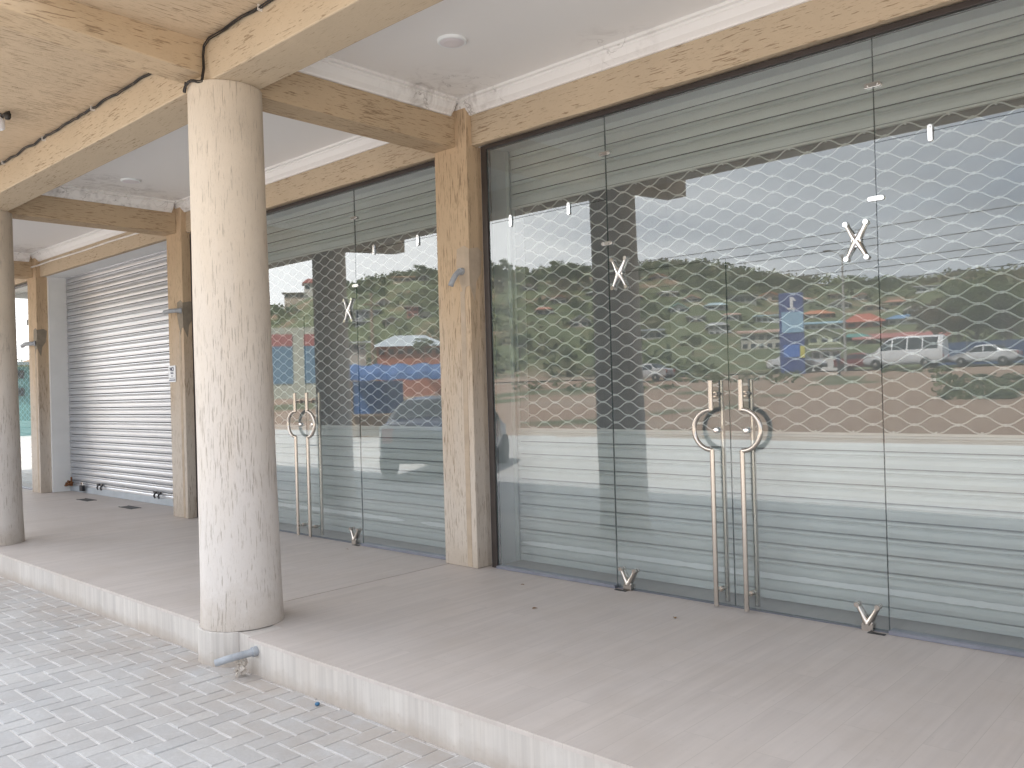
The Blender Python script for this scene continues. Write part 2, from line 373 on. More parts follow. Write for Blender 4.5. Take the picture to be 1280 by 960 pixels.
# ------------------------------------------------------------------ frames, glass, doors
def frame(xa,xb,splits,zc=ZB):
    m=MB(); zt=zc-.01
    m.box(xa,xa+.055,-.02,.035,0.003,zt); m.box(xb-.055,xb,-.02,.035,0.003,zt); m.box(xa+.056,xb-.056,-.025,.035,zt-.034,zt)
    f=m.build('window_frame',M['alu_dark'],bld,bevel=.003)
    for a,b in ((xa+.056,splits[0]-.004),(splits[-1]+.004,xb-.056)):
        m=MB(); m.box(a,b,-.03,.045,0.002,.022); m.build('threshold',M['threshold'],f)
    m=MB(); m.box(splits[0]+.004,splits[-1]-.004,-.0,.045,0.001,.006); m.build('sill',M['threshold'],f)
def pane(name,x0,x1,z0,z1,lab=None):
    m=MB(); g=.0015; y0,y1=-.006,.006
    x0+=g;x1-=g;z0+=g;z1-=g
    V=[(x,y,z) for z in (z0,z1) for y in (y0,y1) for x in (x0,x1)]
    m.add(V,[(0,1,5,4),(2,6,7,3),(0,2,3,1),(4,5,7,6),(0,4,6,2),(1,3,7,5)],0); m.m=[0,1,2,2,2,2]
    return m.build(name,[M['glass'],M['glassb'],M['edge']],bld)
def clamp(parent,x,z,vert,y=-.012,dull=False):
    m=MB(); L=.045; w=.014
    n=16; poly=[]
    for k in range(n):
        a=2*PI*k/n; cx_=w*math.cos(a); cy_=w*math.sin(a)+(L-w if math.sin(a)>=0 else -(L-w)); poly.append((cx_,cy_))
    if not vert: poly=[(b,a) for a,b in poly]
    poly=[(x+a,z+b) for a,b in poly]
    m.prism(poly,-.018,-.007); m.prism(poly,.007,.018)
    for q in (-.026,.026):
        c=(x,0,z+q) if vert else (x+q,0,z)
        m.lathe((c[0],-.018,c[2]),[(.006,0),(.006,-.004),(.004,-.006)],10,axis='Y')
    return m.build('clamp',M['chrome'],parent,bevel=.002)
def xfit(parent,x,z,halfup=False):
    m=MB(); arms=[(-.055,.095),(.055,.095)]+([] if halfup else [(-.055,-.095),(.055,-.095)])
    for s in (-1,1):
        y=s*.016
        for ax,az in arms:
            pts=[(x,y,z),(x+ax*.25,y,z+az*.22),(x+ax*.62,y,z+az*.6),(x+ax,y,z+az)]
            m.tube(pts,[.020,.017,.011,.010],10)
            m.lathe((x+ax,y,z+az),[(.014,-.011),(.015,-.006),(.015,.006),(.014,.011)],14,axis='Y')
        m.lathe((x,y,z),[(.024,-.01),(.029,-.005),(.029,.005),(.024,.01)],20,axis='Y'); m.box(x-.02,x+.02,y-.008,y+.008,z-.035,z+.035) if not halfup else None
        if halfup: m.box(x-.03,x+.03,y-.012,y+.012,z-.07,z+.0)
    return m.build('pivot_fitting',M['steel'] if halfup else M['chrome'],parent)
def handle(parent,x,out):
    """out=-1: arc bulges to -x"""
    m=MB(); y=-.07; r=.0155; zc=1.085; ra=.123
    m.tube([(x,y,1.385),(x,y,zc+ra-.004)],r,14); m.tube([(x,y,zc-ra+.004),(x,y,.012)],r,14)
    m.tube([(x+out*(ra*math.sin(a)*.98),y,zc+ra*math.cos(a)) for a in [PI*k/20 for k in range(21)]],r*.95,14)
    m.lathe((x,y,1.385),[(r,0),(r*.9,.003)],14); 
    m.tube([(x,.07,1.385),(x,.07,.012)],r,14)
    for z in (1.30,.105): 
        m.tube([(x,y,z),(x,.07,z)],.009,10); m.lathe((x,-.02,z),[(.017,0),(.017,.012)],14,axis='Y'); m.lathe((x,.008,z),[(.017,0),(.017,.012)],14,axis='Y')
    h=m.build('pull_handle',M['steel'],parent)
    m=MB(); m.lathe((x,-.026,zc-.005),[(.009,0),(.016,.002),(.02,.006),(.02,.019)],20,axis='Y'); m.lathe((x,.007,zc-.005),[(.02,0),(.02,.014),(.01,.017)],20,axis='Y')
    m.build('door_knob',M['chrome'],parent)
def shopfront(xa,xb,s0,sm,s1):
    ZT=2.125; ZJ=2.635; top=ZB-.045
    frame(xa,xb,[s0,s1])
    for (a,b,side) in ((xa+.055,s0,0),(s1,xb-.055,1)):
        lo=pane('glass_pane',a,b,.02,ZJ); up=pane('glass_pane',a,b,ZJ,top)
        w=b-a
        for q in ((.21,.71) if side==0 else (.035,.24,.75)):
            if side==1 and q==.035: continue
            clamp(lo,a+w*q,ZJ-.01,True)
        e=b if side==0 else a
        clamp(up,e,2.945,False); clamp(lo,e,2.335,False)
    fan=pane('glass_pane',s0,s1,ZT,top)
    for (a,b,e,out,x) in ((s0,sm,s0+.095,-1,sm-.09),(sm,s1,s1-.11,1,sm+.11)):
        d=pane('glass_door',a,b,.012,ZT)
        handle(d,x,out); xfit(d,e,ZT-.003)
        f=xfit(d,e,.04,True)
shopfront(-.525,3.65,.642,1.517,2.422)
shopfront(-5.205,-.945,-3.865,-2.99,-2.151)
# bay 4, far left, one more front
shopfront(-14.6,-10.2,-13.4,-12.5,-11.6)
# ------------------------------------------------------------------ roller shutters
YS=.30
def slatmesh(m,x0,x1,z0,z1,p=.1,y=YS):
    n=round((z1-z0)/p); p=(z1-z0)/n
    # profile, bottom -> top of one slat: seam groove, flat convex blade, rib
    prof=[(0,.022),(.006,.022),(.0068,-.004),(.012,-.007),(.035,-.0105),(.056,-.0095),(.066,-.004),(.070,.004),(.0745,.004),(.0775,-.012),(.084,-.017),(.093,-.016),(.0992,-.008)]
    k=p/.1
    zs=[];
    for i in range(n):
        for (dz,dy) in prof: zs.append((z0+i*p+dz*k,y+dy,i))
    zs.append((z1,y+.022,n))
    nx=24; vs=[]
    for j in range(nx+1):
        x=x0+(x1-x0)*j/nx
        for (z,yy,i) in zs: vs.append((x,yy+.0008*noise.noise(Vector((x*.4,i*3.1,3))),z+.0004*noise.noise(Vector((x*.4,i*1.7,9)))))
    L=len(zs)
    q=len(m.f); m.add(vs,[(j*L+i,j*L+i+1,(j+1)*L+i+1,(j+1)*L+i) for j in range(nx) for i in range(L-1)],0,False)
    for k in range(nx*(L-1)):
        if (k%(L-1))%len(prof) in (0,1): m.m[q+k]=1
def grille_shutter(x0,x1,label):
    m=MB(); slatmesh(m,x0,x1,.06,1.045); slatmesh(m,x0,x1,2.805,3.505)
    s=m.build('roller_shutter',[M['slat'],M['seam']],bld,fixn=False); s['label']=label
    m=MB(); m.box(x0,x1,YS-.018,YS+.015,.012,.062); m.box(x0,x1,YS-.02,YS-.008,.03,.038); m.build('bottom_rail',M['slat'],s,bevel=.003)
    m=MB(); m.box(x0,x1,YS-.012,YS+.012,1.043,1.056); m.box(x0,x1,YS-.012,YS+.012,2.793,2.807)
    per=.226; rows=35; za,zb=1.056,2.793; pit=(zb-za)/rows; amp=pit/2-.001
    for r in range(rows):
        zc=za+pit*(r+.5); ph=PI*(r%2)
        pts=[]; n=int((x1-x0)/per*12)
        for k in range(n+1):
            x=x0+(x1-x0)*k/n; c=math.cos(2*PI*x/per+ph); 
            c=math.copysign(abs(c)**.85,c)
            pts.append((x,YS+.001*R.uniform(-1,1),zc+amp*c+.0006*R.uniform(-1,1)))
        m.tube(pts,.0045,5,caps=False)
    for r in range(rows+1):
        k0=math.ceil((x0/per)*2); k1=int((x1/per)*2)
        for k in range(k0,k1+1):
            if (k+r)%2==0: continue
            x=k*per/2; z=za+pit*r
            if r in(0,rows): m.box(x-.005,x+.005,YS-.007,YS+.007,z-.012,z+.012)
            else: m.box(x-.007,x+.007,YS-.0065,YS+.0065,z-.0075,z+.0075)
    m.build('wire_grille',M['wire'],s)
    for x,sg in ((x0,-1),(x1,1)):
        m=MB()
        m.box(min(x,x+sg*.05),max(x,x+sg*.05),YS-.035,YS-.02,.01,3.25); m.box(min(x+sg*.05,x+sg*.055),max(x+sg*.05,x+sg*.055),YS-.035,YS+.05,.01,3.25); m.box(min(x,x+sg*.05),max(x,x+sg*.05),YS+.02,YS+.035,.01,3.25)
        for z in (.25,1.05,1.95,2.95): m.box(min(x+sg*.056,x+sg*.1),max(x+sg*.056,x+sg*.1),YS-.04,YS-.03,z-.05,z+.05)
        m.build('guide_rail',M['jamb'],s)
    return s
s1=grille_shutter(-.50,3.58,'pale roller shutter with open wavy grille middle behind the nearest glass front')
s2=grille_shutter(-5.12,-1.03,'pale roller shutter with diamond grille behind the glass left of the middle pillar')
s4=grille_shutter(-14.5,-10.3,'roller shutter with grille behind the farthest glass front')
def glint_strip(x0,x1,z,par,gap=None):  # white strip stands in for a bright reflection running along the slat
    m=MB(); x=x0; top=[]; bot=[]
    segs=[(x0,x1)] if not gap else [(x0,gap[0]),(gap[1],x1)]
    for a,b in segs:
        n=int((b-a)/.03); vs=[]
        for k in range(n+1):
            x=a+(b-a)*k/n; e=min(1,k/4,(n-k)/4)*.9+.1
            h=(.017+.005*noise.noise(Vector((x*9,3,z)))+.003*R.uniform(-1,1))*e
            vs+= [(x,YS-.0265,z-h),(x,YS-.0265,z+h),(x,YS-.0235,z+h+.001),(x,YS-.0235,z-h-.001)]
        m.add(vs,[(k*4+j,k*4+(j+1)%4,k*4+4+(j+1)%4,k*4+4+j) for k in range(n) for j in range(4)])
    m.build('painted_glint',M['glint_strip'],par)
glint_strip(-.47,3.55,.152+.005,s1); glint_strip(-4.9,-1.06,.207,s2,(-1.9,-1.68))
m=MB(); slatmesh(m,-9.90,-5.55,.06,3.46); s3=m.build('roller_shutter',[M['galv'],M['seam']],bld,fixn=False); s3['label']='fully closed galvanised roller shutter in the bay without glass'
M['railgrey']=simple('grey_painted_rail',(.42,.46,.50),.5,.2,.1,6)
m=MB(); m.box(-9.90,-5.55,YS-.02,YS+.015,.002,.085); m.build('bottom_rail',M['railgrey'],s3,bevel=.003)
m=MB()
for x in (-9.88,): m.box(x-.02,x+.02,YS-.045,YS-.02,.01,3.25); m.box(x-.022,x-.018,YS-.045,YS+.05,.01,3.25)
m.build('guide_rail',M['threshold'],s3)
# ------------------------------------------------------------------ veranda floor, pavement
def slab(x0,x1,mb):
    mb.box(x0,x1,-2.19,.455,-.02,0.0,0); mb.box(x0,x1,-2.188,0,-.215,-.0205,1)
m=MB(); slab(XL,-.925,m); m.box(-.91,-.36,-1.96,.455,-.02,0.0,0); m.box(-.925,-.91,-2.1,.455,-.02,-.004,0)
slab(-.36,XR,m)
m.box(-.91,-.36,-2.165,-1.96,-.215,-.001,1)
vf=struct(m.build('veranda_floor',[M['floor'],M['riser']],fixn=True)); 
m=MB()
u=.105; x0,x1=-22.,9.0
V=[];F=[];tone=[]
near=(-12.5,6.2,-6.6,-2.15)
def paver(cx,cy,w,h):
    g=.0035; b=.004; dz=R.gauss(0,.0009); tx=R.gauss(0,.005); ty=R.gauss(0,.005)
    z=-.2+dz; a0=len(V); hx,hy=w/2-g,h/2-g
    for (ix,iy,zz) in ((hx,hy,-.012),(hx-.0005,hy-.0005,-.004),(hx-b,hy-b,0)):
        for sx,sy in ((-1,-1),(1,-1),(1,1),(-1,1)):
            px,py=sx*ix,sy*iy; V.append((cx+px,cy+py,z+zz+px*tx+py*ty))
    for l in (0,4):
        for k in range(4): F.append((a0+l+k,a0+l+(k+1)%4,a0+l+4+(k+1)%4,a0+l+4+k))
    F.append((a0+8,a0+9,a0+10,a0+11)); t_=R.random(); tone.extend([t_]*9)
for i in range(int(near[0]/u),int(near[1]/u)):
    for j in range(int(near[2]/u),int(near[3]/u)):
        d=(i-j)%4
        if d==0: paver((i+1)*u,(j+.5)*u,2*u,u)
        elif d==3: paver((i+.5)*u,(j+1)*u,u,2*u)
me=bpy.data.meshes.new('pavement'); me.from_pydata(V,[],F); me.materials.append(M['paver'])
at=me.attributes.new('tone','FLOAT','FACE'); at.data.foreach_set('value',tone)
o=bpy.data.objects.new('pavement',me); col.objects.link(o); struct(o)
m=MB(); m.box(-12.6,6.3,-6.65,-2.19,-.2074,-.2039); struct(m.build('pavement_joints',M['sand']))
# far pavement (same pavers, flat), joint bed
def far_paver():
    t=NT('far_paver'); p=t.pos(); b=t.n('ShaderNodeTexBrick'); t.set(b.inputs['Vector'],p); b.inputs['Scale'].default_value=1; b.inputs['Brick Width'].default_value=.21; b.inputs['Row Height'].default_value=.105; b.inputs['Mortar Size'].default_value=.004
    b.inputs['Color1'].default_value=(.45,.435,.415,1); b.inputs['Color2'].default_value=(.52,.505,.48,1); b.inputs['Mortar'].default_value=(.42,.41,.39,1)
    c=t.mix(t.ramp(t.noise(p,.7,6,.7),[(.4,0.),(.75,.6)]),b.outputs[0],(.45,.40,.35)); t.bsdf(c,.9); return t.mat
M['farpav']=far_paver()
m=MB(); m.box(-70,40,-16.7,-2.1,-.26,-.2035-.0045); struct(m.build('pavement_bed',M['sand']))
m=MB(); m.box(-70,40,-16.5,-6.65,-.207,-.2); m.box(-70,-12.6,-6.65,-2.19,-.207,-.2); m.box(6.3,40,-6.65,-2.19,-.207,-.2); struct(m.build('pavement_outer',M['farpav']))
# ------------------------------------------------------------------ camera and mirrored-ray placement
F_=1067.127; CX,CY,CZ=4.0681,-4.7162,1.37
yaw,pitch,roll=2.31565,.0054,-.0282
YAW=2.3157; 
fw=Vector((math.cos(YAW)*math.cos(pitch),math.sin(YAW)*math.cos(pitch),math.sin(pitch)))
rt=Vector((math.sin(YAW),-math.cos(YAW),0)); up=rt.cross(fw)
c_,s_=math.cos(roll),math.sin(roll)
rt2=rt*c_+up*s_; up2=-rt*s_+up*c_
cam=bpy.data.cameras.new('camera'); co=bpy.data.objects.new('camera',cam); col.objects.link(co)
Mx=Matrix((rt2,up2,-fw)).transposed().to_4x4(); Mx.translation=Vector((CX,CY,CZ)); co.matrix_world=Mx
cam.sensor_width=36; cam.lens=F_/1280*36; cam.clip_end=6000; cam.clip_start=.05
sc.camera=co
def W(px,py,r):
    """point at horizontal range r along the ray that the glass mirrors towards the street"""
    d=rt2*((px-640)/F_)-up2*((py-480)/F_)+fw
    h=math.hypot(d.x,d.y); return Vector((CX+d.x/h*r, -(CY+d.y/h*r), CZ+d.z/h*r))
def az(px):
    d=rt2*((px-640)/F_)+fw; return math.atan2(-d.y,d.x)
# ------------------------------------------------------------------ terrain
ridge=[(200,384),(340,396),(375,384),(400,372),(440,366),(480,358),(520,350),(545,350),(600,352),(640,350),(680,350),(760,346),(840,340),(880,340),(920,346),(960,356),(1000,358),(1050,362),(1100,362),(1150,364),(1200,352),(1280,352),(1500,360)]
RR=205.
rz=[(az(p),W(p,y,RR).z-2.2) for p,y in ridge]   # az decreasing
rz.sort()
def lerp(tab,x):
    if x<=tab[0][0]: return tab[0][1]
    for (a,b),(c,d) in zip(tab,tab[1:]):
        if x<=c: return b+(d-b)*(x-a)/(c-a)
    return tab[-1][1]
def sm(a,b,x):
    t=min(1,max(0,(x-a)/(b-a))); return t*t*(3-2*t)
def H(x,y):
    s=-y; dx,dy=x-CX,y+CY; r=math.hypot(dx,dy); a=math.atan2(dy,dx)
    if a>0: a-=2*PI
    b=lerp([(16.2,-.23),(17.5,-.2),(30,.1),(58,1.95),(72,1.95),(100,3.2),(400,4),(1e5,4)],s) if s>16.2 else -.23
    edge=min(1,max(0,(a+PI+.9)/.5)) if a<-PI else 1
    hz=(lerp(rz,a)+2.2-3)*sm(88,RR,r)*(1-.55*sm(RR,RR+160,r))*sm(60,90,s) if s>20 else 0
    n=noise.fractal(Vector((x*.02,y*.02,0)),1,2,4)
    return b+hz+(n*2.0*sm(90,150,r)*(1-sm(150,195,r)) if s>60 else 0)+(0.12*noise.noise(Vector((x*.15,y*.15,0))) if 16<s<57 else 0)
V=[];F=[]
na=260; radii=[8+1.5*i for i in range(56)]+[92+4*i for i in range(40)]+[260,300,360,450,600,900,1500,3000]
A0=-PI-.5; A1=-.05
for r in radii:
    for k in range(na+1):
        a=A0+(A1-A0)*k/na; x=CX+r*math.cos(a); y=-CY+r*math.sin(a)
        V.append((x,y,H(x,y) if y<-16.3 else -.27))
nr=len(radii)
F=[(i*(na+1)+k,i*(na+1)+k+1,(i+1)*(na+1)+k+1,(i+1)*(na+1)+k) for i in range(nr-1) for k in range(na)]
def terrain_mat():
    t=NT('terrain'); p=t.pos()
    sep=t.n('ShaderNodeSeparateXYZ'); t.set(sep.inputs[0],p)
    n1=t.noise(p,.045,6,.65); n2=t.noise(p,.35,6,.7); n3=t.noise(p,.012,4,.6)
    dirt=t.mix(n2,(.29,.195,.14),(.40,.29,.21)); dirt=t.mix(t.ramp(n1,[(.5,0.),(.62,1.)]),dirt,(.40,.33,.26))
    grass=t.mix(n2,(.10,.12,.06),(.19,.19,.11))
    hillg=t.mix(t.ramp(n2,[(.3,0.),(.7,1.)]),(.085,.115,.055),(.19,.20,.10))
    hillg=t.mix(t.ramp(t.noise(p,.06,6,.7),[(.54,0.),(.64,1.)]),hillg,(.30,.20,.13))
    far=t.math('MULTIPLY',t.math('SUBTRACT',t.math('MULTIPLY',sep.outputs[1],-1),72),.1,clamp=True)
    gp=t.ramp(t.noise(p,.07,5,.6),[(.53,0.),(.58,1.)])
    near=t.mix(gp,dirt,grass)
    t.bsdf(t.mix(far,near,hillg),.95,0,t.bump(n2,.5,.3),.2); return t.mat
me=bpy.data.meshes.new('terrain'); me.from_pydata(V,[],F); me.materials.append(terrain_mat())
for q in me.polygons: q.use_smooth=True
o=bpy.data.objects.new('terrain',me); col.objects.link(o); struct(o)
m=MB(); m.box(-3000,3000,-60,3000,-1.2,-.7); struct(m.build('ground',M['dustc']))
# road
M['asphalt']=simple('asphalt',(.10,.095,.09),.9,0,.15,1,.3); M['linew']=simple('road_paint',(.7,.7,.66),.7)
m=MB(); 
def strip(m,y0,y1,dz,x0=-260,x1=120,dash=None,mi=0):
    n=120
    for k in range(n):
        xa=x0+(x1-x0)*k/n; xb=x0+(x1-x0)*(k+(.45 if dash else 1))/n
        m.add([(xa,y0,2.02+dz),(xb,y0,2.02+dz),(xb,y1,2.02+dz),(xa,y1,2.02+dz)],[(0,1,2,3)],mi)
strip(m,-69,-59,0.02); strip(m,-64.1,-63.9,.026,dash=1,mi=1); struct(m.build('road',[M['asphalt'],M['linew']]))
# ------------------------------------------------------------------ small things on the veranda
def obj_tube(name,pts,r,mat,label,cat,n=8,group=None):
    m=MB(); m.tube(pts,r,n); o=m.build(name,mat); tag(o,label,cat,group); return o
# black cable along the outer beam, round the column head and up
pts=[]
x=-14.5
while x<-1.0:
    pts.append((x,-2.193,3.488+.013*noise.noise(Vector((x*4.2,0,0)))+.006*R.uniform(-1,1))); x+=.07
pts+=[(-1.0,-2.193,3.46),(-.96,-2.19,3.40),(-.91,-2.185,3.33),(-.895,-2.2,3.28)]
for k in range(9):
    a=math.radians(234+k*7); pts.append((-.755+.232*math.cos(a),COLY+.232*math.sin(a),3.238-.012*math.sin(k*.8)))
pts+=[(-.662,-2.213,3.245),(-.664,-2.2,3.32),(-.672,-2.199,3.40),(-.66,-2.197,3.455),(-.61,-2.194,3.485)]
x=-.5
while x<6.1:
    pts.append((x,-2.192,3.488+.012*noise.noise(Vector((x*3.2,0,5)))+.004*R.uniform(-1,1))); x+=.09
ca=empty('electric_cable',(0,0,0)); tag(ca,'tangled black cable clipped along the front beam and round the nearest column head','cable')
for k in range(3):
    m=MB(); q=[(p[0],p[1]-.004+.006*math.sin(i*.35+k*2.1),p[2]+.007*math.cos(i*.35+k*2.1)) for i,p in enumerate(pts)]
    m.tube(q,.0038,6); m.build('cable_strand',M['cable'],ca)
for i in range(6,len(pts),14):
    p=pts[i]
    if -1.1<p[0]<-.55: continue
    m=MB(); m.rbox(p,(.005,.03,.034),0); m.build('cable_clip',M['wcable'],ca)
pts=[(-14.,-.075,3.41)]+[(x,-.074,3.425-.0*x+.01*math.sin(x*2)) for x in (-13,-12,-11)]+[(-10.6,-.075,3.40),(-10.3,-.135,3.385),(-9.9,-.135,3.405),(-9.78,-.09,3.42),(-9.3,-.072,3.435),(-8.2,-.07,3.425),(-7.3,-.07,3.43),(-6.4,-.07,3.42),(-5.9,-.072,3.415),(-5.65,-.08,3.41)]
obj_tube('electric_cable',pts,.012,M['wcable'],'white cable running along the lintel above the closed metal shutter','cable')
# pipes
def pipe(pts,r,label,collar=None,mat='pvc'):
    e=empty('drain_pipe',pts[0]); tag(e,label,'pipe'); L=[(p[0]-pts[0][0],p[1]-pts[0][1],p[2]-pts[0][2]) for p in pts]
    m=MB(); m.tube(L,r,14,caps=False)
    a,b=Vector(L[-2]),Vector(L[-1]); d=(b-a).normalized(); m.tube([b,b-d*.03],[r*.8,r*.8],14)
    m.tube([b-d*.001,b+d*.0005],[r,r*.82],14,caps=False)
    m.build('pipe',M[mat],e)
    m=MB(); m.tube([L[0],Vector(L[0])+(Vector(L[1])-Vector(L[0])).normalized()*.03],r*1.35,14); m.build('collar',M[mat],e)
pipe([(-.655,-.118,2.285),(-.658,-.16,2.28),(-.67,-.185,2.25),(-.69,-.20,2.205),(-.698,-.21,2.17)],.021,'bent grey pipe stub on the middle square pillar, pointing down')
pipe([(-5.235,-.118,2.36),(-5.27,-.17,2.362),(-5.36,-.2,2.362),(-5.47,-.21,2.355)],.024,'grey pipe stub on the pillar beside the closed metal shutter')
pipe([(-9.87,-.118,2.25),(-9.95,-.18,2.25),(-10.1,-.2,2.25),(-10.2,-.21,2.225)],.03,'grey pipe stub on the farthest square pillar')
e=pipe([(-.27,-2.185,-.06),(-.275,-2.22,-.064),(-.30,-2.27,-.072),(-.345,-2.33,-.088),(-.385,-2.375,-.105)],.021,'blue grey drain pipe sticking out of the step beside the column foot')
m=MB(); 
for k in range(16):
    a=R.uniform(0,6.28); m.rbox((-.33+R.uniform(-.035,.03),-2.25+R.uniform(-.03,.02),-.15+R.uniform(-.04,.045)),(.03,.014,.022),a,tilt=(R.uniform(-1,1),R.uniform(-1,1)))
tag(m.build('mortar_lump',M['dustc']),'lump of crumbly mortar under the blue grey drain pipe','mortar')
# notice
nb=empty('notice_board',(-5.49,-.124,1.65)); tag(nb,'small white notice with dark print fixed on the pillar beside the metal shutter','sign')
m=MB(); m.box(-.085,.085,-.008,0,-.095,.095); m.build('board',M['paper'],nb,bevel=.002)
m=MB(); m.box(-.06,.06,-.0095,-.008,-.052,-.047); m.box(-.03,.035,-.0095,-.008,-.0,.01); m.box(-.035,.03,-.0095,-.008,.016,.022); m.box(-.007,.007,-.0095,-.008,-.035,-.015); m.box(-.075,.075,-.0095,-.008,-.078,-.066); m.build('print_line',M['ink'],nb)
cu=bpy.data.curves.new('t','FONT'); cu.body='NO'; cu.size=.062; cu.extrude=.0008; cu.align_x='CENTER'; cu.offset=.002
to=bpy.data.objects.new('t',cu); col.objects.link(to); dg=bpy.context.evaluated_depsgraph_get(); me=bpy.data.meshes.new_from_object(to.evaluated_get(dg)); bpy.data.objects.remove(to)
me.materials.clear(); me.materials.append(M['ink']); o=bpy.data.objects.new('lettering',me); col.objects.link(o); o.parent=nb; o.location=(0,-.0095,.034); o.rotation_euler=(PI/2,0,0)
# padlocks and latches on shutter 3
def padlock(x,z,label,s=1):
    e=empty('padlock',(x,YS-.06,z)); tag(e,label,'padlock')
    m=MB(); m.rbox((0,0,0),(.085*s,.035*s,.07*s)); m.build('lock_body',M['padlock'],e,bevel=.008)
    m=MB(); m.tube([(.026*s*math.cos(a),0,.035*s+.035*s*math.sin(a)) for a in [PI*k/10 for k in range(11)]],.007*s,8); m.build('shackle',M['steel'],e)
padlock(-9.22,.075,'large black padlock on the bottom rail of the closed metal shutter',1.25)
m=MB(); 
for k in range(7): m.rbox((-9.72+.03*k-.05,YS-.06-.02*(k%2),.10+.018*((k*5)%4)),(.05,.03,.02),k,tilt=(k*.7,.3))
m.tube([(-9.9,YS-.1,.08),(-9.75,YS-.09,.09),(-9.6,YS-.07,.12),(-9.62,YS-.06,.22)],.014,8)
tag(m.build('door_bolt',M['rust']),'rusty sliding bolt at the foot of the closed metal shutter beside the white jamb','bolt')
for x,lab in ((-8.64,'dark twin latch on the shutter rail right of the black padlock'),(-6.82,'dark twin latch near the right end of the metal shutter')):
    m=MB(); 
    for d in (-.06,.06): m.tube([(x+d,YS-.03,.15),(x+d,YS-.05,.11),(x+d+.03,YS-.05,.09)],.012,8); m.rbox((x+d,YS-.03,.155),(.07,.02,.03))
    tag(m.build('shutter_latch',M['padlock']),lab,'latch')
for x,y,lab in ((-8.27,-.06,'small open black floor slot in front of the padlock'),(-6.86,-.07,'larger open black floor slot near the right end of the metal shutter')):
    m=MB(); m.box(x-.17,x+.17,y-.05,y+.05,.0005,.004); m.box(x-.19,x+.19,y-.065,y-.05,.0005,.006); m.box(x-.19,x+.19,y+.05,y+.065,.0005,.006)
    tag(m.build('floor_slot',M['rubber']),lab,'floor slot')
for x,lab in ((.70,'small floor pivot plate under the left door of the nearest front'),(2.37,'small dark floor pivot plate under the right door of the nearest front'),(-2.2,'small floor pivot plate under the right door of the farther glass front')):
    m=MB(); m.box(x-.045,x+.045,-.06,-.035,.0005,.004); m.lathe((x,-.048,.003),[(.008,0),(.008,.002)],10); tag(m.build('floor_plate',M['rubber']),lab,'floor plate')
# downlights
for x,y,lab in ((.155,-.945,'round flush ceiling light nearest the camera, above the near shopfront'),(-1.716,-.96,'round ceiling light just behind the cross beam at the nearest column'),(-4.618,-.93,'round ceiling light left of the nearest column in the stained ceiling'),(2.9,-.95,'round ceiling light over the nearest doors, outside the frame')):
    e=empty('ceiling_light',(x,y,ZC)); tag(e,lab,'ceiling light',None)
    m=MB(); m.lathe((0,0,-.018),[(.088,0),(.094,.004),(.095,.0175)],40); m.build('rim',M['white'],e)
    m=MB(); m.lathe((0,0,-.0185),[(.05,-.004),(.074,-.001),(.079,.0004)],40); m.build('diffuser',M['lens'],e)
# bulb hanging under canopy
e=empty('light_bulb',(-2.95,-2.63,3.5)); tag(e,'white cylindrical bulb in a holder with black connector under the outer soffit','light bulb')
m=MB(); m.lathe((0,0,0),[(.038,-.11),(.05,-.10),(.052,-.03),(.04,-.018)],24); m.build('bulb',M['bulbw'],e)
m=MB(); m.lathe((0,0,0),[(.042,-.018),(.042,-.002)],20); m.build('holder',M['threshold'],e)
m=MB(); m.tube([(.01,.01,-.01),(.06,.02,-.03),(.1,.02,-.012),(.14,.04,-.005)],.008,8); m.lathe((.13,.03,-.03),[(.015,-.03),(.024,-.015),(.024,.012),(.012,.022)],14); m.build('connector',M['cable'],e)
# litter
m=MB(); m.lathe((.395,-2.245,-.195),[(.010,0),(.013,.003),(.012,.011),(.008,.014)],14); tag(m.build('bottle_cap',M['bluecap']),'bright blue plastic bottle cap against the foot of the tiled step','bottle cap')
for i,(x,y) in enumerate(((.06,-.32),(.55,-.75),(-3.2,-.5),(-2.1,-.22),(1.35,-.42))):
    m=MB(); s=.012+.006*(i%3); a=i*1.3
    vs=[(x+s*math.cos(a+t)*k,y+s*math.sin(a+t)*k*.6,.003+h) for t,k,h in ((0,1.6,.001),(.8,.8,.006),(2.2,.9,.005),(PI,1.5,.0),(4.1,.9,.005),(5.4,.8,.004))]
    vs+=[(v[0],v[1],v[2]+.0008) for v in vs]; n=6
    m.add(vs,[tuple(range(6)),tuple(range(6,12))]+[(k,(k+1)%6,6+(k+1)%6,6+k) for k in range(6)])
    tag(m.build('dry_leaf',M['leafdry']),'tiny dry leaf scrap lying on the veranda tiles','leaf','leaf scraps on the veranda tiles')
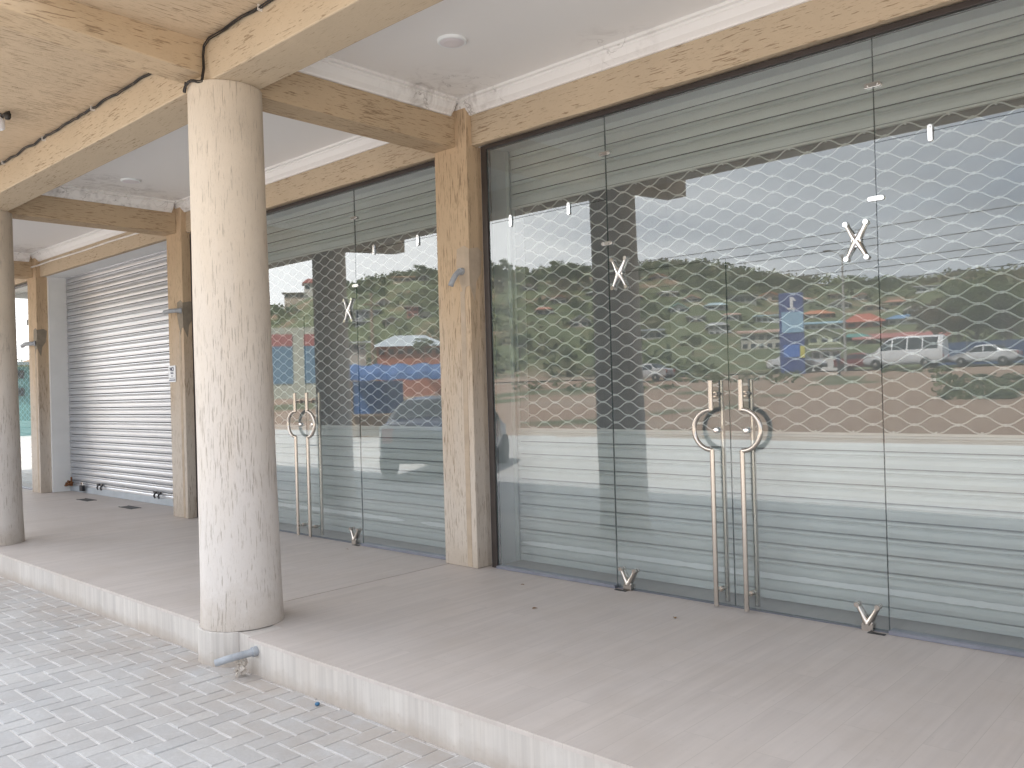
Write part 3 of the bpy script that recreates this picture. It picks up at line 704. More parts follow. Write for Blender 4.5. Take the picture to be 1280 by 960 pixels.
#STREET_BEGIN
# ------------------------------------------------------------------ the street opposite, seen mirrored in the glass
def hit(px,py,r0=75.,r1=RR):
    r=r0
    while r<r1:
        p=W(px,py,r)
        if p.z<=H(p.x,p.y): return r
        r+=1.5
    return r1
def topx(p):
    d=Vector((p[0]-CX,-p[1]-CY,p[2]-CZ)); z=d.dot(fw)
    return (640+F_*d.dot(rt2)/z,480-F_*d.dot(up2)/z) if z>1 else (-999,-999)
def pale(c): return simple('wall_paint_%02d%02d%02d'%tuple(int(q*99) for q in c),c,.85,0,.1,.4)
cache={}
def cm(c):
    if c not in cache: cache[c]=pale(c)
    return cache[c]
M['pane']=simple('dark_window',(.03,.04,.05),.12,0,.1)
M['concrete']=simple('grey_concrete',(.36,.35,.33),.9,0,.15,.8)
keep=[]
def house(px,base,w,h,rh,wall,roof,label,kind='gable',r=None,nw=3,st=1):
    r=r or hit(px,base); k=r/F_*1.0
    P=W(px,base,r); e=empty('house',P,az(px)+PI/2); tag(e,label,'house')
    keep.append((px,base,w,h+rh,r))
    ww,hh,rr,dd=w*k*1.08,h*k,rh*k,max(5,w*k*.75)
    m=MB(); m.box(-ww/2,ww/2,-dd,0,-4,hh)
    if kind=='gable': m.prism([(-ww/2,hh),(ww/2,hh),(0,hh+rr*.92)],-dd,0,'Y')
    m.build('wall',cm(wall),e)
    m=MB(); o=.5
    if kind=='gable':
        for s in (-1,1): m.prism([(0,hh+rr),(s*(ww/2+o),hh-.25),(s*(ww/2+o),hh-.05),(0,hh+rr+.22)],-dd-o,o,'Y')
    elif kind=='hip':
        x,y0,y1=ww/2+o,-dd-o,o; q=min(ww,dd)/2*.8
        m.add([(-x,y0,hh),(x,y0,hh),(x,y1,hh),(-x,y1,hh),(-x+q,-dd/2,hh+rr),(x-q,-dd/2,hh+rr)],[(0,1,2,3),(0,1,5,4),(2,3,4,5),(1,2,5),(3,0,4)])
    else: m.add([(-ww/2-o,-dd-o,hh+rr),(ww/2+o,-dd-o,hh+rr),(ww/2+o,o,hh+.05),(-ww/2-o,o,hh+.05),(-ww/2-o,-dd-o,hh+rr+.15),(ww/2+o,-dd-o,hh+rr+.15),(ww/2+o,o,hh+.2),(-ww/2-o,o,hh+.2)],[(0,1,2,3),(4,5,6,7),(0,1,5,4),(1,2,6,5),(2,3,7,6),(3,0,4,7)])
    m.build('roof',cm(roof),e)
    fh=hh/st
    for f in range(st):
        for q in range(nw):
            x=-ww/2+ww*(q+.5)/nw; a=min(.6,ww/nw*.28); z0=f*fh+fh*.32; z1=f*fh+fh*.78
            m=MB(); m.box(x-a,x+a,.005,.06,z0,z1); wn=m.build('window',M['pane'],e)
    return e
G=(.30,.30,.28)
house(389,364,15,10,7,(.66,.62,.56),(.30,.09,.07),'white house with a dark red roof on the left shoulder of the far hill','hip',nw=2)
house(368,373,22,6,2,(.55,.45,.36),(.4,.36,.32),'long low beige house below the left shoulder of the hill','flat',nw=4)
house(506,353,26,6,3,(.66,.56,.42),(.62,.36,.2),'long cream house with an orange roof on top of the green hill','flat',nw=4)
house(529,352,11,6,3,(.55,.55,.53),(.3,.3,.3),'small grey house beside the long cream one on the hilltop','flat',nw=2)
house(459,398,27,9,3,(.42,.42,.41),(.33,.35,.36),'long grey concrete house halfway up the hill','flat',nw=5,st=2)
house(456,408,22,5,1,(.66,.66,.64),(.5,.52,.54),'white retaining building just under the long grey house','flat',nw=3)
house(516,397,13,13,3,(.55,.23,.18),(.45,.42,.4),'narrow salmon red tower house halfway up the hill','flat',nw=2,st=2)
house(532,400,9,6,3,(.7,.68,.64),(.3,.3,.3),'tiny white house right of the salmon tower house','gable',nw=1)
house(513,447,76,14,16,(.42,.17,.11),(.52,.57,.60),'brick red hall with a wide pale metal roof behind the blue stall','hip',r=74,nw=7)
house(445,440,22,10,5,(.5,.47,.42),(.4,.4,.4),'grey shed with open white frames left of the brick red hall','flat',r=80,nw=3)
house(660,364,15,5,3,(.6,.6,.57),(.35,.3,.27),'pale house on the hill below the big ridge tree','gable',nw=2)
house(680,395,16,8,5,(.6,.55,.48),(.45,.2,.13),'beige house with a rust roof in the middle of the hillside','hip',nw=2)
house(725,410,18,9,5,(.55,.5,.45),(.35,.35,.36),'brown house with a grey roof low on the hillside','gable',nw=2)
house(775,398,16,8,4,(.62,.6,.56),(.5,.28,.18),'pale house with a brick orange roof low in the valley','hip',nw=2)
house(815,425,22,10,5,(.5,.48,.44),(.3,.32,.34),'wide grey house near the road, left of the white twin house','flat',nw=3)
house(823,350,17,4,3,(.55,.5,.45),(.5,.25,.15),'house with an orange roof just under the ridge line','gable',nw=2)
house(895,388,20,6,5,(.6,.6,.58),(.45,.58,.62),'small house with a pale blue roof on the middle of the hill','hip',nw=2)
house(897,420,20,13,5,(.72,.71,.68),(.42,.42,.42),'white two storey house above the road, left of the blue totem sign','hip',nw=3,st=2)
house(928,380,30,9,2,(.36,.37,.33),(.3,.32,.3),'long grey green house high on the hill above the totem sign','flat',nw=5)
house(962,377,22,6,5,(.6,.5,.42),(.55,.25,.15),'house with a pink orange roof high left of the totem sign','gable',nw=2)
house(960,404,26,8,4,(.74,.76,.77),(.45,.6,.68),'white house with a blue tinted roof level with the middle of the totem sign','flat',nw=4)
house(952,438,44,20,6,(.55,.52,.45),(.5,.33,.26),'large cream house with an open upper floor beside the totem sign','flat',nw=5,st=2)
house(1022,399,30,6,6,(.5,.27,.18),(.55,.22,.11),'orange house with an orange roof right above the white and blue row','hip',nw=3)
house(1029,412,40,6,5,(.7,.7,.68),(.32,.50,.60),'long white house with a pale blue roof right of the totem sign','flat',nw=6)
house(1031,431,34,10,8,(.58,.6,.42),(.55,.56,.5),'yellow green gabled house right of the totem sign','gable',nw=3)
house(1033,451,30,12,3,(.68,.68,.66),(.5,.5,.5),'small white roadside shop under the yellow green gable','flat',r=84,nw=3)
house(1080,411,36,8,11,(.5,.16,.10),(.5,.14,.09),'red house with a tall red roof in the middle of the village','hip',nw=3)
house(1094,389,20,6,3,(.58,.47,.35),(.5,.42,.33),'small tan house above the red roofs','flat',nw=2)
house(1070,427,25,5,5,(.5,.5,.46),(.10,.32,.28),'low house with a teal roof in front of the red house','hip',nw=2)
house(1128,406,28,7,6,(.7,.7,.66),(.16,.30,.48),'white house with a dark blue roof above the van','hip',nw=3)
house(1126,430,86,6,9,(.5,.3,.25),(.46,.17,.15),'long low hall with a dull pink roof right behind the van','flat',nw=10)
house(1159,365,22,6,2,(.74,.75,.76),(.6,.6,.6),'row of white flats on the far ridge right of the street lamp','flat',nw=4)
house(1190,404,20,8,4,(.5,.44,.38),(.42,.2,.14),'brown house half hidden by the brownish tree','gable',nw=2)
for i,(px,b,w_,h_,rh,wc,rc,lab,kd,nw,st) in enumerate((
 (700,381,15,7,4,(.72,.7,.66),(.4,.2,.14),'white house with a brown red roof below the biggest ridge tree','gable',2,1),
 (745,372,18,6,4,(.6,.58,.52),(.5,.5,.48),'wide pale house with a grey roof high behind the left door','hip',3,1),
 (765,388,13,8,3,(.75,.72,.6),(.35,.3,.28),'narrow cream two storey house in the middle of the slope','flat',2,2),
 (792,377,16,6,4,(.7,.7,.7),(.5,.3,.2),'white house with an orange brown roof in the middle of the slope','gable',2,1),
 (835,372,20,6,4,(.62,.55,.45),(.6,.58,.55),'tan house with a nearly white roof high on the slope','hip',3,1),
 (848,392,17,7,5,(.72,.72,.7),(.3,.45,.4),'white house with a faded green roof in the middle of the slope','gable',2,1),
 (870,405,15,8,4,(.6,.5,.42),(.5,.5,.5),'brown walled house low on the slope left of the white twin','flat',2,1),
 (915,402,15,8,4,(.76,.74,.7),(.52,.34,.26),'small white house with a salmon roof right of the white two storey house','hip',2,1),
 (865,378,14,5,3,(.66,.66,.62),(.45,.27,.2),'small pale house above the pale blue roof','gable',2,1),
 (1002,381,20,6,4,(.7,.66,.6),(.48,.27,.2),'beige house half behind the top of the totem sign','hip',2,1),
 (1050,386,18,6,4,(.74,.72,.7),(.55,.55,.52),'white house with a grey roof left of the tan house','gable',3,1),
 (1046,374,13,5,3,(.6,.5,.4),(.4,.3,.25),'tiny tan house just under the ridge behind the street lamp','flat',2,1),
 (1078,376,15,5,3,(.72,.72,.7),(.5,.3,.25),'tiny white house with a red brown roof under the ridge','gable',2,1),
 (1118,384,18,6,4,(.68,.62,.52),(.5,.24,.16),'sand coloured house with a brick roof above the dark blue roof','hip',2,1),
 (1144,394,16,7,4,(.72,.7,.66),(.55,.5,.45),'pale house with a sand roof above the pink roofed hall','gable',2,1),
 (990,398,16,6,4,(.6,.3,.22),(.5,.2,.13),'terracotta house hidden partly by the totem sign','gable',2,1),
 (480,384,14,6,4,(.7,.68,.64),(.5,.42,.36),'small white house on the slope between the grey and the salmon houses','gable',2,1),
 (490,408,16,7,4,(.6,.5,.42),(.4,.38,.36),'brown house above the pale metal roof','gable',2,1))):
    house(px,b,w_,h_,rh,wc,rc,lab,kd,nw=nw,st=st)
house(26,502,40,38,6,(.12,.28,.27),(.2,.25,.25),'teal two storey shop far down the street on the left','flat',r=46,nw=3,st=2)
# blue tarpaulin stall
def near(px,r,zoff=0):
    p=W(px,470,r); return Vector((p.x,p.y,max(H(p.x,p.y),-.2)+zoff))
bt=simple('blue_tarpaulin',(.05,.13,.32),.5,0,.15,1.5,.1); wd=simple('weathered_timber',(.28,.2,.13),.8)
p=near(497,31); e=empty('market_stall',p,az(497)+PI/2); tag(e,'timber market stall under a blue tarpaulin roof beside the dirt lot','stall')
m=MB(); 
V=[];nx=14
for i in range(nx+1):
    x=-1.75+3.5*i/nx; sag=.05*math.sin(i*1.9)
    for (y,z) in ((.75,2.05+sag*.6-p.z-.2),(.7,2.28+sag),( -.3,2.62+sag),(-1.6,2.35+sag)): V.append((x,y,z-0.0))
V=[(a,b,c-.05) for a,b,c in V]
m.add(V,[(i*4+k,i*4+k+1,i*4+5+k,i*4+4+k) for i in range(nx) for k in range(3)],0,False); o=m.build('canopy',bt,e,fixn=False)
md=o.modifiers.new('thick','SOLIDIFY'); md.thickness=.02
for x in (-1.7,1.7):
    for y in (.6,-1.5):
        m=MB(); m.tube([(x,y,-.4),(x,y,2.25)],.05,8); m.build('post',wd,e)
m=MB(); m.box(-1.6,1.6,.2,.6,.75,.82); m.box(-1.6,1.6,.22,.26,0,.74); m.build('counter',wd,e)
m=MB(); m.box(-1.65,.2,-1.55,-1.5,-.2,2.0); m.build('back_cloth',bt,e)
# blue and red boards
p=near(366,26); e=empty('billboard',p,az(366)+PI/2); tag(e,'beige hoarding with two blue panels under red headers, on posts','billboard')
m=MB(); m.box(-.85,.85,-.12,0,1.45,3.55); m.build('board',cm((.52,.52,.42)),e)
for x0,x1 in ((-.7,.02),(.35,.68)):
    m=MB(); m.box(x0,x1,.003,.02,1.9,3.0); b=m.build('panel',cm((.15,.26,.36)),e); m=MB(); m.box(x0,x1,.003,.022,3.003,3.35); m.build('header',cm((.45,.15,.13)),b)
for x in (-.7,.7): m=MB(); m.tube([(x,-.06,-.3),(x,-.06,1.45)],.06,8); m.build('post',M['concrete'],e)
# totem sign
r=66; p=W(991,452,r); zt=W(991,366,r).z-p.z; e=empty('totem_sign',p,az(991)+PI/2); tag(e,'tall blue roadside totem sign with a white number one at its top','sign')
k=r/F_; hw=14*k
m=MB(); m.box(-hw,hw,-.5,0,-1,zt); m.build('body',cm((.05,.08,.26)),e,bevel=.05)
m=MB(); m.box(-hw*.8,hw*.95,.003,.04,zt*.42,zt*.72); m.build('picture_panel',cm((.30,.50,.68)),e)
m=MB(); m.box(-hw*.7,hw*.6,.003,.04,zt*.06,zt*.24); m.build('lower_panel',cm((.08,.2,.6)),e)
m=MB(); m.box(hw*.62,hw*.98,.003,.05,zt*.05,zt*.22); m.build('yellow_panel',cm((.65,.6,.12)),e)
m=MB(); z=zt*.86; m.box(-.09,.13,.003,.05,z-.38,z+.4); m.prism([(.13,z+.4),(.13,z+.18),(.32,z+.05),(.32,z+.2)],.003,.05); m.box(-.28,.3,.003,.05,z-.5,z-.384); m.build('number',cm((.8,.8,.82)),e)
# street lamp
p=W(1057,456,64); top=W(1050,318,64); e=empty('street_lamp',p,0); tag(e,'thin grey street lamp with a double arm beside the road','street lamp')
h=top.z-p.z
m=MB(); m.tube([(0,0,-.5),(0,0,h*.5),(0,0,h)],[.11,.085,.055],10); m.build('pole',M['concrete'],e)
for s in (-1,1):
    m=MB(); m.tube([(0,0,h-.3),(.3*s,.1*s,h+.1),(.9*s,.2*s,h+.35)],.035,8); a=m.build('arm',M['concrete'],e)
    m=MB(); m.rbox((1.15*s,.24*s,h+.38),(.55,.2,.1)); m.build('lamp_head',M['alu_dark'],e,bevel=.03)
# power poles and wires
def onplane(px,py,y):
    d=rt2*((px-640)/F_)-up2*((py-480)/F_)+fw; t=(-y-CY)/d.y; return Vector((CX+d.x*t,y,CZ+d.z*t))
YW=-30.
zs=[onplane(1280,q,YW).z for q in (322,305,296,275,251)]
xs=[onplane(467,480,YW).x,onplane(467,480,YW).x+48,onplane(467,480,YW).x-50]
for i,x in enumerate(xs):
    e=empty('power_pole',(x,YW,H(x,YW))); tag(e,['timber power pole standing right behind the blue stall','timber power pole at the near right end of the wires','timber power pole farthest down the street to the left'][i],'power pole','power poles along the dirt lot')
    m=MB(); m.tube([(0,0,-1),(0,0,max(zs)+.3-H(x,YW))],[.14,.09],10); m.build('pole',wd,e)
    m=MB(); m.box(-.05,.05,-.7,.7,max(zs)-.5-H(x,YW),max(zs)-.4-H(x,YW)); m.build('cross_arm',wd,e)
    m=MB()
for i,z in enumerate(zs):
    xx=sorted(xs); pts=[]
    for a,b in zip(xx,xx[1:]):
        for k in range(16):
            t=k/16; pts.append((a+(b-a)*t,YW+.12*(i-2),z-.5*4*t*(1-t)*.5))
    pts.append((xx[-1],YW+.12*(i-2),z)); 
    obj_tube('power_line',pts,.016,M['cable'],['lowest','second lowest','middle','second highest','highest'][i]+' of the five black wires between the power poles','wire',5,'wires between the power poles')
# ------------------------------------------------------------------ vehicles
def paint(c,r=.3):
    t=NT('car_paint'); p=t.objc(); b=t.bsdf(t.mix(t.math('MULTIPLY',t.noise(p,2,4),.25),c,tuple(q*.75 for q in c)),r); b.inputs['Coat Weight'].default_value=.6; return t.mat
def wheel(e,x,y,r,s):
    m=MB(); m.lathe((x,y,r),[(r*.62,-.1),(r*.95,-.1),(r,-.07),(r,.07),(r*.95,.1),(r*.62,.1)],24,axis='Y'); w=m.build('wheel',M['rubber'],e)
    m=MB(); m.lathe((x,y+s*.04,r),[(r*.6,-.05),(r*.6,.05),(r*.2,.065)],18,axis='Y'); m.build('rim',M['steel'],w)
def vehicle(P,rz,L,Wd,top,belt,sidew,screens,c,label,cat,wr,wx,z0=.28):
    """body lofted over stations along x (nose at -x), glass patches follow the body"""
    e=empty('passenger_van' if cat=='van' else 'parked_car',P,rz); tag(e,label,cat); pm=paint(c)
    def zt(x):
        for (a,p_),(b,q) in zip(top,top[1:]):
            if x<=b: t=(x-a)/(b-a); t=t*t*(3-2*t)*.35+t*.65; return p_+(q-p_)*t
        return top[-1][1]
    def ring(x):
        u=abs(2*x/L-1); w=Wd/2*(1-.22*u**7); T=zt(x); zb=min(belt,T-.05); wr_=w-max(0,T-.1-zb)*.33
        zz=z0+(.12*max(0,u-.85)/.15)
        return [(w*.88,zz),(w*.985,zz+.14),(w,(zz+zb)*.5),(w*.985,zb),(wr_,max(zb+.01,T-.09)),(wr_-.13,T-.012),(0,T+.012)]
    n=36; vs=[]
    for i in range(n+1):
        x=L*i/n; r_=ring(x); full=[(y,z) for y,z in r_]+[(-y,z) for y,z in r_[-2::-1]]
        vs+=[(x-L/2,y,z) for y,z in full]
    K=13; m=MB(); m.add(vs,[(i*K+k,i*K+k+1,(i+1)*K+k+1,(i+1)*K+k) for i in range(n) for k in range(K-1)]+[(i*K+K-1,i*K,(i+1)*K,(i+1)*K+K-1) for i in range(n)],0,True)
    m.add(vs[:K],[tuple(range(K))]); m.add(vs[-K:],[tuple(range(K))])
    b=m.build('body',pm,e); 
    def patch_(xa,xb,ka,ta,kb,tb,name,sy,off=.012):
        m=MB(); V=[]; N=8
        for i in range(N+1):
            x=xa+(xb-xa)*i/N; r_=ring(x)
            def at(k,t): a_,b_=r_[k],r_[k+1]; return (a_[0]+(b_[0]-a_[0])*t,a_[1]+(b_[1]-a_[1])*t)
            for (k,t) in ((ka,ta),(kb,tb)):
                y,z=at(k,t); V.append((x-L/2,sy*(y+(off if k<4 else 0)),z+(off if k>=4 else 0)))
        V2=[(a_,b_-sy*(.02 if ka<4 else 0),c_2-(.02 if ka>=4 else 0)) for a_,b_,c_2 in V]; q=len(V)
        m.add(V+V2,[(i*2,i*2+1,i*2+3,i*2+2) for i in range(N)]+[(q+i*2,q+i*2+1,q+i*2+3,q+i*2+2) for i in range(N)]); m.build(name,M['pane'],e)
    for (xa,xb) in sidew:
        for sy in (1,-1): patch_(xa,xb,3,.06,3,.93,'side_window',sy)
    for (xa,xb,nm) in screens:
        m=MB(); V=[]; N=8
        for i in range(N+1):
            x=xa+(xb-xa)*i/N; r_=ring(x)
            for y,z in ((r_[4][0]-.03,r_[4][1]+.03),(r_[5][0],r_[5][1]),(0,r_[6][1]),(-r_[5][0],r_[5][1]),(-r_[4][0]+.03,r_[4][1]+.03)):
                V.append((x-L/2+(-.02 if nm=='windscreen' else .02),y,z+.014))
        m.add(V,[(i*5+k,i*5+k+1,i*5+6+k,i*5+5+k) for i in range(N) for k in range(4)]); o_=m.build(nm,M['pane'],e,fixn=False); md=o_.modifiers.new('t','SOLIDIFY'); md.thickness=.008
    for fx in wx:
        for sgn in (-1,1): wheel(e,L*fx-L/2,sgn*(Wd/2-.07),wr,sgn)
    for sgn in (-1,1):
        m=MB(); m.rbox((-L/2+.05,sgn*Wd*.30,.62),(.16,.34,.15),rot=sgn*.25); m.build('headlight',M['lens'],e,bevel=.03)
        m=MB(); m.rbox((L/2-.05,sgn*Wd*.32,.8),(.14,.2,.26),rot=-sgn*.2); m.build('taillight',cm((.35,.02,.02)),e,bevel=.02)
    m=MB(); m.rbox((-L/2+.01,0,.40),(.16,Wd*.74,.2)); m.build('bumper',M['rubber'],e,bevel=.04)
    m=MB(); m.rbox((L/2-.01,0,.42),(.16,Wd*.74,.2)); m.build('bumper',M['rubber'],e,bevel=.04)
    return e
def car_at(px0,px1,r,label,c,flip=False):
    p=W((px0+px1)/2,470,r); p.z=2.04 if -69<p.y<-59 else H(p.x,p.y); L=4.3
    return vehicle(p,PI if flip else 0,L,1.76,[(0,.62),(.12,.74),(.6,.86),(1.1,.93),(1.75,1.40),(2.2,1.47),(2.9,1.43),(3.55,1.06),(4.15,1.02),(4.3,.88)],.93,[(1.35,2.2),(2.27,3.1)],[(1.2,1.68,'windscreen'),(2.98,3.5,'rear_screen')],c,label,'car',.31,(.19,.8))
p=W(1132,460,69); p.z=2.04
vehicle(p,0,5.5,1.95,[(0,.95),(.25,1.1),(.9,1.28),(1.5,1.95),(1.9,2.22),(2.4,2.33),(5.3,2.33),(5.5,2.2)],1.28,[(1.35,2.05),(2.15,3.1),(3.2,4.15),(4.25,5.2)],[(.95,1.48,'windscreen')],(.78,.79,.8),'white high roof passenger van on the far road in front of the pink roofed hall','van',.36,(.17,.80))
car_at(1208,1256,68,'white saloon car on the far road right of the van',(.72,.73,.74))
car_at(982,1010,70,'pale car low beside the totem sign',(.66,.67,.68),True)
car_at(1064,1094,76,'dark red car half hidden behind the van nose',(.25,.03,.03),True)
car_at(790,830,70,'silver car on the far road at the left end of the village',(.5,.5,.5))
# car parked nose-in by the pavement
p=W(560,480,17.0); e=car_at(560,560,17.0,'dark blue car parked on the paving close to the shops',(.025,.04,.09)); e.location=(p.x,p.y,-.2); e.rotation_euler=(0,0,az(560)+PI+.25)
# tarpaulin fence
p=W(1262,442,82); e=empty('tarpaulin_fence',p,0); tag(e,'long dark blue tarpaulin fence behind the white saloon','fence')
m=MB(); m.box(-6,8,-.06,0,-.8,1.15); m.build('sheet',cm((.05,.09,.2)),e)
for k in range(6): m=MB(); m.tube([(-6+2.8*k,.06,-1),(-6+2.8*k,.06,1.3)],.04,6); m.build('post',M['concrete'],e)
# person by the road
def person(P,rz,label,shirt,trouser):
    J={'pel':(0,0,.95),'ch':(0,0,1.32),'nk':(0,0,1.47),'hd':(0,.01,1.60),'ht':(0,.01,1.72),'ls':(-.19,0,1.40),'le':(-.24,.03,1.13),'lh':(-.24,.10,.88),'rs':(.19,0,1.40),'re':(.25,-.02,1.13),'rh':(.25,.05,.88),'lp':(-.09,0,.9),'lk':(-.11,.05,.5),'la':(-.11,-.02,.08),'lt':(-.12,.15,.03),'rp':(.09,0,.9),'rk':(.11,.02,.5),'ra':(.12,-.1,.08),'rt':(.13,.06,.03)}
    rad={'pel':.15,'ch':.15,'nk':.06,'hd':.10,'ht':.075,'ls':.06,'le':.045,'lh':.035,'rs':.06,'re':.045,'rh':.035,'lp':.09,'lk':.06,'la':.045,'lt':.035,'rp':.09,'rk':.06,'ra':.045,'rt':.035}
    E_=[('pel','ch'),('ch','nk'),('nk','hd'),('hd','ht'),('ch','ls'),('ls','le'),('le','lh'),('ch','rs'),('rs','re'),('re','rh'),('pel','lp'),('lp','lk'),('lk','la'),('la','lt'),('pel','rp'),('rp','rk'),('rk','ra'),('ra','rt')]
    ks=list(J); me=bpy.data.meshes.new('person'); me.from_pydata([J[k] for k in ks],[(ks.index(a),ks.index(b)) for a,b in E_],[])
    o=bpy.data.objects.new('person',me); col.objects.link(o); md=o.modifiers.new('skin','SKIN')
    for i,k in enumerate(ks): v=me.skin_vertices[0].data[i]; v.radius=(rad[k],rad[k]); v.use_root=(k=='pel')
    o.modifiers.new('sub','SUBSURF').levels=1; o.modifiers['sub'].render_levels=1
    t=NT('person_surface'); z=t.n('ShaderNodeSeparateXYZ'); t.set(z.inputs[0],t.objc()); c=t.ramp(t.math('MULTIPLY',z.outputs[2],.5),[(.0,(.03,.03,.03)),(.05,trouser),(.475,shirt),(.74,(.12,.06,.04)),(.83,(.02,.015,.01))],'CONSTANT')
    t.bsdf(c,.8); me.materials.append(t.mat); o.location=P; o.rotation_euler=(0,0,rz); tag(o,label,'person'); return o
p=W(1049,470,62); person(Vector((p.x,p.y,H(p.x,p.y))),1.2,'person in a dark blue shirt standing at the road edge beside the street lamp',(.05,.07,.14),(.03,.03,.04))
# ------------------------------------------------------------------ vegetation
def leafmat(name,c1,c2,c3=None):
    t=NT(name); a=t.n('ShaderNodeAttribute',attribute_name='tone'); p=t.pos()
    base=t.mix(a.outputs['Fac'],c1,c2); 
    if c3: base=t.mix(t.ramp(t.noise(p,.05,3),[(.5,0.),(.62,1.)]),base,c3)
    b=t.bsdf(base,.7,0,None,.3); t.set(b.inputs['Base Color'],base)
    tr=t.n('ShaderNodeBsdfTranslucent'); t.set(tr.inputs[0],base); mx_=t.n('ShaderNodeMixShader'); mx_.inputs[0].default_value=.25
    t.set(mx_.inputs[1],b.outputs[0]); t.set(mx_.inputs[2],tr.outputs[0]); t.set(t.out.inputs[0],mx_.outputs[0]); return t.mat
M['leaf']=leafmat('green_leaves',(.05,.08,.03),(.21,.25,.10)); M['leafb']=leafmat('brownish_leaves',(.09,.075,.035),(.2,.14,.08)); M['wood']=leafmat('woodland_leaves',(.075,.11,.05),(.26,.29,.13),(.27,.24,.15))
M['bark']=simple('bark',(.12,.09,.065),.95,0,.3,5,.5)
def leaves(V,F,T,c,rad,n,size,flat=.75,tone=0):
    for _ in range(n):
        d=Vector((R.gauss(0,1),R.gauss(0,1),R.gauss(0,1))).normalized(); q=R.random()**.45
        p=Vector(c)+Vector((d.x*rad*q,d.y*rad*q,d.z*rad*q*flat))
        u=Vector((R.uniform(-1,1),R.uniform(-1,1),R.uniform(-.5,.9))).normalized(); v=u.orthogonal().normalized(); v.rotate(Matrix.Rotation(R.uniform(0,6.28),3,u)); w=u.cross(v)
        s=size*R.uniform(.6,1.3); i=len(V)
        V+= [tuple(p+v*s),tuple(p+w*s*.55),tuple(p-v*s),tuple(p-w*s*.55)]; F.append((i,i+1,i+2,i+3)); T.append(min(1,max(0,tone+R.uniform(-.15,.35))))
def leafobj(name,V,F,T,mat):
    me=bpy.data.meshes.new(name); me.from_pydata(V,[],F); me.materials.append(mat); a=me.attributes.new('tone','FLOAT','FACE'); a.data.foreach_set('value',T)
    o=bpy.data.objects.new(name,me); col.objects.link(o); return o
def tree_proto(seed,mat):
    R.seed(seed); e=empty('tree'); m=MB(); 
    m.tube([(0,0,-.05),(.01,.0,.15),(.0,.015,.32),(.02,0,.5)],[.035,.028,.024,.015],8); V,F,T=[],[],[]
    for k in range(9):
        a=k*2.4+R.uniform(-.3,.3); z0=.25+.03*k; L_=R.uniform(.22,.36); z1=z0+R.uniform(.12,.3)
        tip=(L_*math.cos(a),L_*math.sin(a),z1); m.tube([(0.01,0,z0),(tip[0]*.5,tip[1]*.5,z0+(z1-z0)*.4),tip],[.013,.008,.003],6)
        for q in range(4):
            c=(tip[0]+R.uniform(-.12,.12),tip[1]+R.uniform(-.12,.12),tip[2]+R.uniform(-.05,.12)); leaves(V,F,T,c,R.uniform(.07,.13),75,.022,.7,R.uniform(0,.7))
    for k in range(5): leaves(V,F,T,(R.uniform(-.12,.12),R.uniform(-.12,.12),R.uniform(.6,.88)),.12,90,.022,.8,R.uniform(.2,.8))
    m.build('trunk',M['bark'],e); c=leafobj('crown',V,F,T,mat); c.parent=e; return e
protos=[tree_proto(3,M['leaf']),tree_proto(11,M['leaf']),tree_proto(23,M['leafb'])]
used=[False]*3
def tree(px,base,top,kind,label,r=None,group='trees on the hill',wide=1.,cat='tree'):
    r=r or hit(px,base); p=W(px,base,r); h=W(px,top,r).z-p.z
    if not used[kind]: e=protos[kind]; used[kind]=True
    else: e=dup(protos[kind])
    e.location=(p.x,p.y,p.z-.03*h); e.scale=(h*wide,h*wide,h*1.05); e.rotation_euler=(0,0,R.uniform(0,6)); tag(e,label,cat,group); return e
for (px,b,t_,w_,kd,lab) in ((622,362,320,1.,0,'round crowned tree on the ridge just right of the middle pillar'),(668,360,338,1.,1,'small bushy tree on the ridge left of the big one'),(704,362,322,1.2,1,'biggest dark green tree on the ridge, left of the reflected column'),(722,362,326,1.,0,'tall tree crowding the right side of the biggest ridge tree'),(531,356,326,.9,0,'round tree standing above the small grey hilltop house'),(498,352,338,1.5,1,'low spreading tree left of the long cream hilltop house'),(450,374,354,1.3,0,'small tree on the ridge left of the hilltop houses'),
    (950,364,344,1.7,1,'dark spreading tree on the ridge left of the totem sign'),(972,362,342,1.6,0,'dark tree on the ridge above the totem sign'),(1002,366,346,1.6,1,'wide tree on the ridge right of the totem sign'),(1065,368,350,1.7,0,'low tree on the ridge left of the row of white flats'),(1090,368,346,1.8,1,'dark wide tree on the ridge beside the row of white flats'),(1112,368,350,1.6,0,'dark tree touching the row of white flats'),(880,352,336,1.6,0,'low tree on the ridge over the pale blue roof'),(800,352,330,1.3,1,'small tree on the ridge above the orange roofed house')):
    tree(px,b,t_,kd,lab,group='trees on the ridge',wide=w_)
for (px,b,t_,w_,kd,lab,r) in ((1262,448,332,1.15,0,'huge green tree behind the white saloon car',88),(1222,446,348,1.05,1,'tall green tree left of the huge one',92),(1170,440,364,1.1,2,'brownish thin leaved tree right of the van',98),(1310,450,330,1.1,1,'big green tree at the right end of the blue fence',90),(1198,442,372,1.1,2,'smaller brownish tree between the van and the saloon car',90),(752,440,412,1.2,0,'round green tree beside the road at the left of the village',96),(866,442,414,1.2,1,'round green tree left of the white two storey house',96),(650,446,412,1.2,0,'green tree near the road at the foot of the hill',92),(-6,505,440,1.2,0,'dark green tree far down the street on the left',60),(22,502,452,1.1,1,'low dark tree beside a teal shop far down the street',52),(48,502,446,1.1,0,'round dark tree right of the teal shop far down the street',58),(530,448,420,1.2,1,'small tree beside the brick red hall',72)):
    tree(px,b,t_,kd,lab,r=r,group='trees near the far road',wide=w_)
R.seed(5)
V,F,T=[],[],[]
cnt=0
